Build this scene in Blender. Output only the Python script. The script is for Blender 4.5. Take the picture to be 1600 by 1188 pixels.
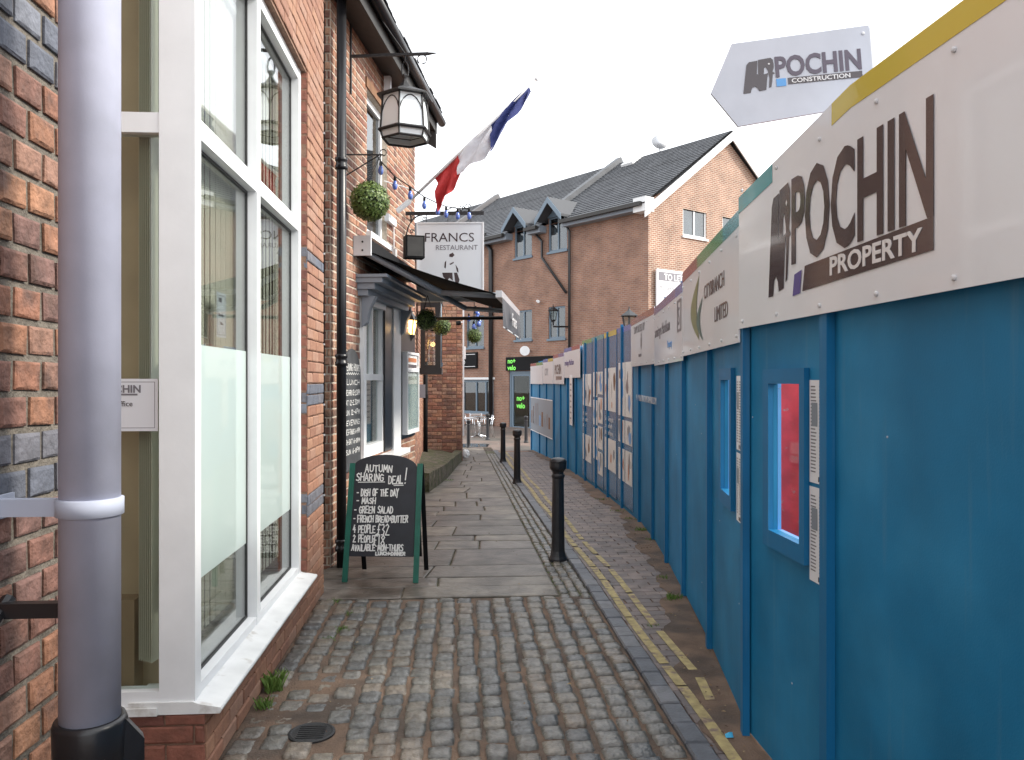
import bpy, bmesh, math, random
from mathutils import Vector, Matrix
random.seed(7)
R = math.radians
for o in list(bpy.data.objects): bpy.data.objects.remove(o)
SC = bpy.context.scene
COL = SC.collection
# ---------------------------------------------------------------- camera, sky, sun, exposure
F, CH, YAW = 1250.0, 1.6, R(3.89)          # focal length in photo pixels (1600 wide), eye height, yaw to the right
cam = bpy.data.cameras.new('camera'); camo = bpy.data.objects.new('camera', cam); COL.objects.link(camo)
cam.sensor_width = 36; cam.lens = F/1600*36; cam.clip_start = .05; cam.clip_end = 600
camo.location = (0, 0, CH); camo.rotation_euler = (R(90), 0, -YAW)
SC.camera = camo
SUN_EL, SUN_AZ = R(36), R(96)              # azimuth clockwise from +Y
w = bpy.data.worlds.new('World'); SC.world = w; w.use_nodes = True
nt = w.node_tree; bg = nt.nodes['Background']
sky = nt.nodes.new('ShaderNodeTexSky'); sky.sky_type = 'NISHITA'; sky.sun_disc = False
sky.sun_elevation = SUN_EL; sky.sun_rotation = SUN_AZ; sky.air_density = 1.0; sky.dust_density = 4.0
hs = nt.nodes.new('ShaderNodeHueSaturation'); hs.inputs['Saturation'].default_value = .18
mx = nt.nodes.new('ShaderNodeMix'); mx.data_type = 'RGBA'; mx.inputs[0].default_value = .72
mx.inputs[7].default_value = (9.5, 9.8, 10.2, 1)     # an even white cloud layer over the sky
nt.links.new(sky.outputs[0], hs.inputs['Color']); nt.links.new(hs.outputs[0], mx.inputs[6])
nt.links.new(mx.outputs[2], bg.inputs['Color']); bg.inputs['Strength'].default_value = .13
sl = bpy.data.lights.new('sun', 'SUN'); slo = bpy.data.objects.new('sun', sl); COL.objects.link(slo)
sl.energy = 2.2; sl.angle = R(12); sl.color = (1, .93, .82)
sd = Vector((math.sin(SUN_AZ)*math.cos(SUN_EL), math.cos(SUN_AZ)*math.cos(SUN_EL), math.sin(SUN_EL)))
slo.rotation_euler = sd.to_track_quat('Z', 'Y').to_euler(); slo.location = sd*50
SC.view_settings.view_transform = 'Standard'; SC.view_settings.look = 'None'
SC.view_settings.gamma = 1; SC.view_settings.use_curve_mapping = False; SC.view_settings.exposure = 1.0
# ---------------------------------------------------------------- helpers
FW = Vector((math.sin(YAW), math.cos(YAW), 0)); RT = Vector((math.cos(YAW), -math.sin(YAW), 0)); ZZ = Vector((0, 0, 1))
def at(u, v, d): return FW*d + RT*(d*(u-800)/F) + Vector((0, 0, CH + d*(594-v)/F))
def hdir(u): return (FW + RT*((u-800)/F)).normalized()
def gz(y):                                   # ground height along the alley
    if y < 6: return 0.
    if y < 26: return -.022*(y-6)
    return -.44 - .006*min(y-26, 12)
def gnd(u, v):                               # ground point under a pixel
    d = 5.
    for _ in range(30):
        p = at(u, v, d); d *= (CH-gz(p.y))/max(.01, CH-p.z)
    return at(u, v, d)
class MB:
    def __init__(s): s.v = []; s.f = []
    def add(s, vs, fs):
        b = len(s.v); s.v += [tuple(v) for v in vs]; s.f += [tuple(i+b for i in f) for f in fs]; return s
    def box(s, x0, x1, y0, y1, z0, z1, M=None):
        vs = [Vector((x, y, z)) for x in (x0, x1) for y in (y0, y1) for z in (z0, z1)]
        if M: vs = [M @ v for v in vs]
        return s.add(vs, [(0,1,3,2),(4,6,7,5),(0,4,5,1),(2,3,7,6),(0,2,6,4),(1,5,7,3)])
    def quad(s, *p): return s.add(p, [tuple(range(len(p)))])
    def prism(s, poly, vec):                 # closed prism: polygon (3D points) pushed along vec
        n = len(poly); vec = Vector(vec); a = [Vector(p) for p in poly]; b = [p+vec for p in a]
        return s.add(a+b, [tuple(range(n))[::-1], tuple(range(n, 2*n))] + [(i, (i+1) % n, n+(i+1) % n, n+i) for i in range(n)])
    def tube(s, pts, r, n=8, cap=True):
        pts = [Vector(p) for p in pts]; rs = r if isinstance(r, (list, tuple)) else [r]*len(pts); rings = []
        for i, p in enumerate(pts):
            t = (pts[min(i+1, len(pts)-1)]-pts[max(i-1, 0)]).normalized()
            a = t.cross(Vector((0,0,1)) if abs(t.z) < .9 else Vector((1,0,0))).normalized(); b = t.cross(a)
            rings.append([p+(a*math.cos(k*6.2832/n)+b*math.sin(k*6.2832/n))*rs[i] for k in range(n)])
        vs = [v for g in rings for v in g]; fs = []
        for i in range(len(pts)-1):
            for k in range(n): fs.append((i*n+k, i*n+(k+1) % n, (i+1)*n+(k+1) % n, (i+1)*n+k))
        if cap: fs += [tuple(range(n))[::-1], tuple(range((len(pts)-1)*n, len(pts)*n))]
        return s.add(vs, fs)
    def lathe(s, prof, c=(0,0,0), n=20, ph=0):   # prof: (radius, z)
        c = Vector(c); vs = [c+Vector((r*math.cos(ph+k*6.28318/n), r*math.sin(ph+k*6.28318/n), z)) for r, z in prof for k in range(n)]
        fs = [(i*n+k, i*n+(k+1) % n, (i+1)*n+(k+1) % n, (i+1)*n+k) for i in range(len(prof)-1) for k in range(n)]
        fs += [tuple(range(n))[::-1], tuple(range((len(prof)-1)*n, len(prof)*n))]
        return s.add(vs, fs)
    def mesh(s, name, smooth=False):
        m = bpy.data.meshes.new(name); m.from_pydata(s.v, [], s.f); m.validate(); m.update()
        bm = bmesh.new(); bm.from_mesh(m); bmesh.ops.recalc_face_normals(bm, faces=bm.faces); bm.to_mesh(m); bm.free()
        if smooth: m.shade_smooth()
        return m
    def build(s, name, mat, parent=None, smooth=False, M=None):
        m = s.mesh(name, smooth); m.materials.append(mat); return link(name, m, parent, M)
def link(name, data, parent=None, M=None):
    o = bpy.data.objects.new(name, data); COL.objects.link(o)
    if M is not None: o.matrix_world = M
    if parent is not None:
        o.parent = parent; o.matrix_parent_inverse = parent.matrix_basis.inverted()
    return o
def tag(o, label=None, cat=None, group=None, kind=None):
    if label: o['label'] = label
    if cat: o['category'] = cat
    if group: o['group'] = group
    if kind: o['kind'] = kind
    return o
def thing(name, label, cat, loc=(0,0,0), group=None):
    o = bpy.data.objects.new(name, None); COL.objects.link(o); o.location = loc; o.empty_display_size = .1
    return tag(o, label, cat, group)
def frame(O, N):                              # local x = viewer's right, y = up, z = outward normal
    N = Vector(N).normalized(); r = ZZ.cross(N).normalized(); u = N.cross(r)
    M = Matrix((r, u, N)).transposed().to_4x4(); M.translation = Vector(O); return M
def wall_cells(us, zs, holes):                # rectangles left over after cutting holes
    ue = sorted(set(us + [e for h in holes for e in h[:2] if us[0] < e < us[1]])); ze = sorted(set(zs + [e for h in holes for e in h[2:] if zs[0] < e < zs[1]]))
    for a, b in zip(ue, ue[1:]):
        for c, d in zip(ze, ze[1:]):
            m, n = (a+b)/2, (c+d)/2
            if not any(h[0] < m < h[1] and h[2] < n < h[3] for h in holes): yield a, b, c, d
def holed_slab(mb, us, zs, holes, y0, y1, M):  # slab in local (x, depth y, z) with rectangular openings and their reveals
    for a, b, c, d in wall_cells(list(us), list(zs), holes):
        mb.quad(M@Vector((a,y0,c)), M@Vector((b,y0,c)), M@Vector((b,y0,d)), M@Vector((a,y0,d)))
        mb.quad(M@Vector((a,y1,c)), M@Vector((a,y1,d)), M@Vector((b,y1,d)), M@Vector((b,y1,c)))
    for a, b, c, d in list(holes)+[(us[0], us[1], zs[0], zs[1])]:
        for p, q in (((a,c),(b,c)), ((b,c),(b,d)), ((b,d),(a,d)), ((a,d),(a,c))):
            mb.quad(M@Vector((p[0],y0,p[1])), M@Vector((q[0],y0,q[1])), M@Vector((q[0],y1,q[1])), M@Vector((p[0],y1,p[1])))
# ---------------------------------------------------------------- materials
def mat(name, col, rough=.6, metal=0, noise=None, bump=None, ramp=None, spec=None, emit=None, alt=None, altscale=3, altpos=(.45,.6), coat=0, dist=.01):
    """col base; ramp: list of colours picked at random per piece; noise=(scale, amount) value blotches; alt: second colour in patches"""
    m = bpy.data.materials.new(name); m.use_nodes = True; t = m.node_tree; n = t.nodes; L = t.links.new; b = n['Principled BSDF']
    b.inputs['Roughness'].default_value = rough; b.inputs['Metallic'].default_value = metal
    if spec is not None: b.inputs['Specular IOR Level'].default_value = spec
    if coat: b.inputs['Coat Weight'].default_value = coat; b.inputs['Coat Roughness'].default_value = .06
    tc = n.new('ShaderNodeTexCoord'); geo = n.new('ShaderNodeNewGeometry')
    if ramp:
        oi = n.new('ShaderNodeObjectInfo'); ad = n.new('ShaderNodeMath'); ad.operation = 'ADD'; fr = n.new('ShaderNodeMath'); fr.operation = 'FRACT'
        L(oi.outputs['Random'], ad.inputs[0]); L(geo.outputs['Random Per Island'], ad.inputs[1]); L(ad.outputs[0], fr.inputs[0])
        cr = n.new('ShaderNodeValToRGB'); e = cr.color_ramp.elements; cr.color_ramp.interpolation = 'CONSTANT' if len(ramp) > 2 else 'LINEAR'
        while len(e) < len(ramp): e.new(.5)
        for i, c in enumerate(ramp): e[i].position = i/len(ramp) if len(ramp) > 2 else i; e[i].color = (*c, 1)
        L(fr.outputs[0], cr.inputs[0]); src = cr.outputs[0]
    else:
        rgb = n.new('ShaderNodeRGB'); rgb.outputs[0].default_value = (*col, 1); src = rgb.outputs[0]
    pos = geo.outputs['Position']
    if alt:
        ns = n.new('ShaderNodeTexNoise'); ns.inputs['Scale'].default_value = altscale; ns.inputs['Detail'].default_value = 5; L(pos, ns.inputs['Vector'])
        mr = n.new('ShaderNodeMapRange'); mr.inputs[1].default_value, mr.inputs[2].default_value = altpos; L(ns.outputs[0], mr.inputs[0])
        mi = n.new('ShaderNodeMix'); mi.data_type = 'RGBA'; L(mr.outputs[0], mi.inputs[0]); L(src, mi.inputs[6]); mi.inputs[7].default_value = (*alt, 1); src = mi.outputs[2]
    if noise:
        ns = n.new('ShaderNodeTexNoise'); ns.inputs['Scale'].default_value = noise[0]; ns.inputs['Detail'].default_value = 6; L(pos, ns.inputs['Vector'])
        mr = n.new('ShaderNodeMapRange'); mr.inputs[1].default_value = .3; mr.inputs[2].default_value = .7; mr.inputs[3].default_value = 1-noise[1]; mr.inputs[4].default_value = 1+noise[1]*.6; L(ns.outputs[0], mr.inputs[0])
        mi = n.new('ShaderNodeMix'); mi.data_type = 'RGBA'; mi.blend_type = 'MULTIPLY'; mi.inputs[0].default_value = 1; L(src, mi.inputs[6]); L(mr.outputs[0], mi.inputs[7]); src = mi.outputs[2]
    L(src, b.inputs['Base Color'])
    if bump:
        ns = n.new('ShaderNodeTexNoise'); ns.inputs['Scale'].default_value = bump[0]; ns.inputs['Detail'].default_value = 8; L(pos, ns.inputs['Vector'])
        bp = n.new('ShaderNodeBump'); bp.inputs['Strength'].default_value = bump[1]; bp.inputs['Distance'].default_value = dist; L(ns.outputs[0], bp.inputs['Height']); L(bp.outputs[0], b.inputs['Normal'])
    if emit: b.inputs['Emission Color'].default_value = (*emit[0], 1); b.inputs['Emission Strength'].default_value = emit[1]
    return m
def glass_mat(name, tint=(.9,.95,.95), ior=1.5, rough=.0, milky=0, milkcol=(.75,.82,.8)):
    m = bpy.data.materials.new(name); m.use_nodes = True; t = m.node_tree; n = t.nodes; L = t.links.new
    for x in list(n): n.remove(x)
    out = n.new('ShaderNodeOutputMaterial'); tr = n.new('ShaderNodeBsdfTransparent'); tr.inputs[0].default_value = (*tint, 1)
    gl = n.new('ShaderNodeBsdfGlossy'); gl.inputs['Roughness'].default_value = rough
    lw = n.new('ShaderNodeLayerWeight'); lw.inputs[0].default_value = .5; pw = n.new('ShaderNodeMath'); pw.operation = 'POWER'; pw.inputs[1].default_value = 5; L(lw.outputs['Facing'], pw.inputs[0])
    f0 = ((ior-1)/(ior+1))**2; fr = n.new('ShaderNodeMath'); fr.operation = 'MULTIPLY_ADD'; fr.inputs[1].default_value = 1-f0; fr.inputs[2].default_value = f0; L(pw.outputs[0], fr.inputs[0]); a = tr.outputs[0]
    if milky:
        df = n.new('ShaderNodeBsdfDiffuse'); df.inputs[0].default_value = (*milkcol, 1); tl = n.new('ShaderNodeBsdfTranslucent'); tl.inputs[0].default_value = (*milkcol, 1)
        m0 = n.new('ShaderNodeMixShader'); m0.inputs[0].default_value = .35; L(df.outputs[0], m0.inputs[1]); L(tl.outputs[0], m0.inputs[2])
        m2 = n.new('ShaderNodeMixShader'); m2.inputs[0].default_value = milky; L(a, m2.inputs[1]); L(m0.outputs[0], m2.inputs[2]); a = m2.outputs[0]
    m1 = n.new('ShaderNodeMixShader'); L(fr.outputs[0], m1.inputs[0]); L(a, m1.inputs[1]); L(gl.outputs[0], m1.inputs[2]); L(m1.outputs[0], out.inputs[0])
    return m
def tex_brick(name, c1, c2, mortar, bw=.225, bh=.075, ms=.012, rough=.85):   # for walls too far to pick the bricks apart; local x, z
    m = mat(name, c1, rough); t = m.node_tree; n = t.nodes; L = t.links.new; b = n['Principled BSDF']
    tc = n.new('ShaderNodeTexCoord'); sx = n.new('ShaderNodeSeparateXYZ'); cx = n.new('ShaderNodeCombineXYZ'); L(tc.outputs['Object'], sx.inputs[0]); L(sx.outputs[0], cx.inputs[0]); L(sx.outputs[2], cx.inputs[1])
    br = n.new('ShaderNodeTexBrick'); br.inputs['Scale'].default_value = 1; br.inputs['Brick Width'].default_value = bw; br.inputs['Row Height'].default_value = bh; br.inputs['Mortar Size'].default_value = ms
    br.inputs['Color1'].default_value = (*c1, 1); br.inputs['Color2'].default_value = (*c2, 1); br.inputs['Mortar'].default_value = (*mortar, 1); L(cx.outputs[0], br.inputs['Vector'])
    ns = n.new('ShaderNodeTexNoise'); ns.inputs['Scale'].default_value = 1.3; ns.inputs['Detail'].default_value = 8; L(tc.outputs['Object'], ns.inputs['Vector'])
    mr = n.new('ShaderNodeMapRange'); mr.inputs[1].default_value = .3; mr.inputs[2].default_value = .7; mr.inputs[3].default_value = .75; mr.inputs[4].default_value = 1.2; L(ns.outputs[0], mr.inputs[0])
    mi = n.new('ShaderNodeMix'); mi.data_type = 'RGBA'; mi.blend_type = 'MULTIPLY'; mi.inputs[0].default_value = 1; L(br.outputs[0], mi.inputs[6]); L(mr.outputs[0], mi.inputs[7]); L(mi.outputs[2], b.inputs['Base Color'])
    bp = n.new('ShaderNodeBump'); bp.inputs['Strength'].default_value = .5; bp.inputs['Distance'].default_value = .006; bp.invert = True; L(br.outputs['Fac'], bp.inputs['Height']); L(bp.outputs[0], b.inputs['Normal'])
    return m
BR = [(.34,.165,.10),(.29,.13,.085),(.37,.19,.12),(.25,.105,.07),(.34,.20,.14),(.21,.10,.075),(.38,.22,.14)]
M = dict(
 brick_near = mat('near_brick', (.4,.16,.08), .85, ramp=[(.31,.15,.09),(.27,.125,.08),(.335,.17,.10),(.21,.105,.08),(.29,.16,.115),(.18,.10,.085)], noise=(22,.45), bump=(70,.7), alt=(.13,.075,.06), altscale=9, altpos=(.56,.72)),
 brick_blue = mat('blue_grey_brick', (.12,.13,.16), .8, ramp=[(.11,.12,.15),(.16,.17,.20),(.13,.13,.15)], noise=(14,.3), bump=(60,.6)),
 brick_office = mat('smooth_red_brick', (.4,.16,.08), .8, ramp=[(.30,.15,.095),(.33,.175,.11),(.265,.13,.085),(.32,.18,.125)], noise=(25,.2), bump=(120,.3)),
 brick_old = mat('weathered_brick', (.4,.16,.08), .88, ramp=BR+[(.20,.10,.075),(.35,.2,.14)], noise=(20,.35), bump=(60,.7), alt=(.10,.07,.06), altscale=2.2, altpos=(.55,.75)),
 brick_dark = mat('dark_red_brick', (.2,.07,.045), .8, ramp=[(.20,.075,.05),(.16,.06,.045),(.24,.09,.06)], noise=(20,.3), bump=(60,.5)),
 mortar = mat('grey_mortar', (.17,.15,.125), .95, noise=(30,.35), bump=(120,.8)),
 mortar_pale = mat('pale_mortar', (.50,.43,.35), .95, noise=(25,.3), bump=(120,.6)),
 mortar_brown = mat('brown_mortar', (.22,.13,.09), .95, noise=(25,.3), bump=(120,.6)),
 sand = mat('sandy_soil', (.155,.10,.068), .9, noise=(6,.35), bump=(90,.8), alt=(.09,.065,.05), altscale=2.5),
 sett = mat('wet_granite_sett', (.2,.2,.2), .36, ramp=[(.17,.155,.135),(.14,.135,.125),(.18,.158,.13),(.115,.115,.112),(.165,.155,.14),(.185,.155,.125),(.145,.137,.122)], noise=(22,.45), bump=(45,.9), spec=.6),
 flag = mat('york_stone_flag', (.2,.18,.15), .4, ramp=[(.19,.165,.135),(.145,.125,.105),(.225,.19,.15),(.175,.15,.13),(.13,.11,.095)], noise=(6,.5), bump=(24,.8), alt=(.075,.062,.05), altscale=2.2, altpos=(.48,.68), spec=.5),
 paver = mat('brown_brick_paver', (.2,.13,.11), .6, ramp=[(.18,.14,.125),(.15,.12,.11),(.205,.16,.14),(.135,.11,.105)], noise=(8,.35), bump=(60,.4)),
 kerb = mat('blue_grey_kerb', (.11,.115,.13), .5, ramp=[(.10,.105,.12),(.14,.14,.15),(.085,.09,.105)], noise=(12,.3), bump=(50,.4)),
 yellow = mat('worn_yellow_paint', (.38,.30,.13), .7, noise=(20,.35), alt=(.19,.13,.10), altscale=16, altpos=(.52,.66)),
 iron = mat('cast_iron', (.03,.03,.032), .55, metal=.3, noise=(30,.3), bump=(80,.4)),
 black = mat('black_gloss_paint', (.012,.012,.014), .32, bump=(40,.08)),
 blackm = mat('black_matt', (.010,.010,.011), .75, spec=.15),
 bollard = mat('black_bollard_paint', (.014,.014,.017), .38, bump=(60,.15), noise=(20,.3)),
 grey_pipe = mat('grey_plastic_pipe', (.44,.455,.56), .55, noise=(7,.12), bump=(200,.03), spec=.3, alt=(.38,.39,.47), altscale=5, altpos=(.5,.75)),
 bracket = mat('grey_bracket', (.40,.43,.52), .55, spec=.3),
 white = mat('white_painted_frame', (.80,.81,.82), .35, noise=(6,.05), bump=(40,.04)),
 sill = mat('weathered_white_sill', (.78,.78,.77), .45, noise=(7,.1), alt=(.42,.38,.33), altscale=9, altpos=(.62,.78), bump=(50,.1)),
 seal = mat('dark_glazing_seal', (.03,.03,.03), .6),
 blue = mat('blue_hoarding_paint', (.010,.17,.35), .5, noise=(2.6,.2), bump=(150,.06), alt=(.02,.20,.39), altscale=1.6, spec=.22),
 blueb = mat('blue_batten_paint', (.010,.145,.32), .45, noise=(3,.12), spec=.25),
 board = mat('glossy_white_sign_board', (.74,.765,.80), .28, noise=(1.5,.05), bump=(1.6,.15), coat=.4, dist=.05),
 boardp = mat('glossy_blue_poster_sheet', (.025,.15,.31), .25, coat=.25, noise=(2,.15)),
 ink = mat('dark_brown_print', (.045,.03,.035), .2, coat=.5),
 inkgrey = mat('grey_print', (.18,.17,.19), .3),
 white_print = mat('white_print', (.72,.71,.71), .25),
 purple = mat('purple_print', (.10,.08,.27), .25), sky_print = mat('light_blue_print', (.10,.32,.66), .3),
 chalk = mat('white_chalk', (.75,.75,.73), .9), slateboard = mat('blackboard', (.022,.024,.032), .5, noise=(8,.25)), greyboard = mat('dusty_blackboard', (.06,.064,.07), .7, noise=(6,.3)),
 green = mat('green_painted_wood', (.012,.12,.085), .45, noise=(12,.2)),
 slate = mat('grey_slate', (.11,.115,.125), .6, ramp=[(.10,.105,.115),(.13,.135,.145),(.085,.09,.10),(.12,.115,.12)], noise=(3,.25)),
 lead = mat('grey_lead_paint', (.22,.25,.29), .5), wgrey = mat('blue_grey_frame', (.13,.18,.23), .45), barge = mat('white_barge_board', (.72,.72,.72), .5),
 awning = mat('black_awning_fabric', (.008,.008,.010), .9, bump=(400,.1), spec=.1), alu = mat('aluminium', (.55,.56,.58), .3, metal=.9), pgrey = mat('white_metal', (.62,.63,.65), .4),
 moss = mat('mossy_stone', (.085,.085,.04), .9, noise=(14,.6), bump=(45,1.), alt=(.14,.115,.085), altscale=6, dist=.03),
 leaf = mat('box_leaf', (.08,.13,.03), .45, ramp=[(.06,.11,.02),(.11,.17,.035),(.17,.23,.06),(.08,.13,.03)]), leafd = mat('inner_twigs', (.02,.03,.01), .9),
 grass = mat('grass_blade', (.12,.21,.04), .6, ramp=[(.10,.18,.03),(.16,.26,.06),(.12,.20,.04)]),
 bulb = mat('blue_glass_bulb', (.10,.17,.52), .12, coat=.5), red = mat('red_machine_paint', (.85,.06,.075), .4, noise=(7,.3), alt=(.5,.3,.28), altscale=16, altpos=(.62,.72)),
 blind = mat('cream_blind_slat', (.70,.66,.55), .7), woodp = mat('brown_wood_panel', (.42,.31,.20), .5, noise=(3,.2)), dark = mat('dark_interior', (.04,.035,.03), .8), room = mat('beige_interior', (.30,.24,.17), .8),
 paper = mat('white_paper', (.74,.75,.78), .6), paperp = mat('printed_newspaper', (.72,.71,.69), .6, noise=(60,.15)),
 warm = mat('lit_lamp_glass', (.9,.6,.2), .3, emit=((1,.6,.2), 2.6)), neon = mat('green_lit_letters', (.2,.8,.1), .4, emit=((.22,.85,.10), .15)),
 opal = mat('opal_lantern_glass', (.80,.86,.88), .25), slated = mat('dark_dormer_slate', (.07,.073,.08), .7), chrome = mat('polished_steel', (.75,.76,.78), .12, metal=1),
 timber = mat('dark_timber', (.03,.028,.026), .6, noise=(10,.3)), rust = mat('rusty_wood', (.20,.10,.05), .8, noise=(10,.3)),
 glass = glass_mat('window_glass', (.9,.94,.92), 1.5), glassb = glass_mat('double_glazing', (.86,.89,.88), 2.4), glassd = glass_mat('far_window_glass', (.45,.5,.52), 2.2), frost = glass_mat('frosted_film_glass', (.8,.9,.86), 1.5, .02, .84, (.72,.82,.80)),
 puddle = mat('puddle_water', (.02,.02,.02), .03, spec=.6), fl_blue = mat('flag_blue', (.05,.07,.24), .7), fl_white = mat('flag_white', (.74,.74,.78), .7), fl_red = mat('flag_red', (.48,.03,.03), .7),
 pole = mat('white_flag_pole', (.75,.75,.75), .4), litter = mat('blue_wrapper', (.06,.42,.70), .3), orange = mat('posters_orange', (.5,.17,.06), .4),
)
BAND = {k: mat(k+'_band', c, .2, coat=.5) for k, c in dict(yellow=(.58,.47,.05), green=(.10,.36,.12), teal=(.03,.30,.33), red=(.33,.05,.06), purple=(.14,.12,.36), rust=(.36,.11,.07), blue=(.03,.14,.5)).items()}
# ---------------------------------------------------------------- pieces: bricks, slabs, text
def brick_mesh(l, h, dep, mt, key={}):
    k = (round(l*100), round(h*200), dep, mt.name, random.randrange(3))
    if k not in key:
        j = lambda a: random.uniform(-a, a); x, z = l/2, h/2; c = min(.007, h*.12); mb = MB()
        fr = [(-x+j(.002), 0, -z+j(.002)), (x+j(.002), 0, -z+j(.002)), (x+j(.002), 0, z+j(.002)), (-x+j(.002), 0, z+j(.002))]
        ins = [(-x+c+j(.003), dep+j(.0015), -z+c+j(.002)), (x-c+j(.003), dep+j(.0015), -z+c+j(.002)), (x-c+j(.003), dep+j(.0015), z-c+j(.002)), (-x+c+j(.003), dep+j(.0015), z-c+j(.002))]
        md = [(p[0], dep-c*.6, p[2]) for p in fr]
        mb.add(fr+md+ins, [(0,1,5,4),(1,2,6,5),(2,3,7,6),(3,0,4,7),(4,5,9,8),(5,6,10,9),(6,7,11,10),(7,4,8,11),(8,9,10,11)])
        key[k] = mb.mesh('brick'); key[k].materials.append(mt)
    return key[k]
def brickwork(wall, O, T, N, us, zs, holes=(), course=.075, L=.225, joint=.010, dep=.012, mt=None, bands=(), band_mt=None, nmax=300, bond=1, view=None, offs=0.):
    """bricks in front of plane O + T*u; each near brick is a child of `wall`, the rest are joined"""
    T, N, O = Vector(T).normalized(), Vector(N).normalized(), Vector(O); U = N.cross(ZZ); items = []
    z = zs[0]; row = int(zs[0]/course)
    while z < zs[1]-.02:
        h = min(course, zs[1]-z); u = us[0]-random.uniform(0, .004)-(L/2 if row % 2 else 0)+offs; k = row
        while u < us[1]:
            l = L if (bond == 1 or k % 2) else L/2; segs = [(max(u, us[0]), min(u+l, us[1]))]
            for hh in holes:
                if hh[2] < z+h*.6 and hh[3] > z+h*.4:
                    segs = [s for a, b in segs for s in ((a, min(b, hh[0])), (max(a, hh[1]), b)) if s[1]-s[0] > .03]
            for a, b in segs:
                if b-a > .03: items.append((a, b, z, z+h))
            u += l; k += 1
        z += course; row += 1
    def key(it):
        p = O+T*((it[0]+it[1])/2)+ZZ*((it[2]+it[3])/2); q = p-Vector((0, 0, CH)); d = q.dot(FW)
        if d < .3: return 1e6
        uu, vv = 800+F*q.dot(RT)/d, 594-F*q.z/d
        return d if -60 < uu < 1660 and -60 < vv < 1250 else 1e5+d
    items.sort(key=key); rest = {}
    for i, (a, b, c, d) in enumerate(items):
        mm = band_mt if any(p <= (c+d)/2 <= q for p, q in bands) else mt
        me = brick_mesh(b-a-joint, d-c-joint, dep, mm)
        MX = Matrix((U, N, ZZ)).transposed().to_4x4(); MX.translation = O+T*((a+b)/2)+ZZ*((c+d)/2)+N*random.uniform(-.002, .002)
        if i < nmax and key((a, b, c, d)) < 1e5: link('brick', me, wall, MX)
        else:
            mb = rest.setdefault(mm.name, (mm, MB()))[1]; mb.add([MX@v.co for v in me.vertices], [tuple(p.vertices) for p in me.polygons])
    for mm, mb in rest.values(): tag(mb.build('brick_courses', mm, wall), kind='stuff')
def text(s, size, mt, parent, MX, x=0, y=0, sx=1., shear=0, al='LEFT', bold=0., lift=.002, name='lettering'):
    c = bpy.data.curves.new('t', 'FONT'); c.body = s; c.size = size; c.shear = shear; c.align_x = al; c.offset = bold; c.extrude = .0008; c.resolution_u = 3
    o = bpy.data.objects.new('t', c); COL.objects.link(o); me = bpy.data.meshes.new_from_object(o); bpy.data.objects.remove(o)
    me.materials.clear(); me.materials.append(mt); me.transform(Matrix.Translation((x, y, lift)) @ Matrix.Diagonal((sx, 1, 1, 1)))
    return link(name, me, parent, MX)
def plate(parent, MX, x0, x1, y0, y1, mt, lift=.002, th=.001, name='print'):
    return MB().box(x0, x1, y0, y1, lift-th, lift, MX).build(name, mt, parent)
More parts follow.
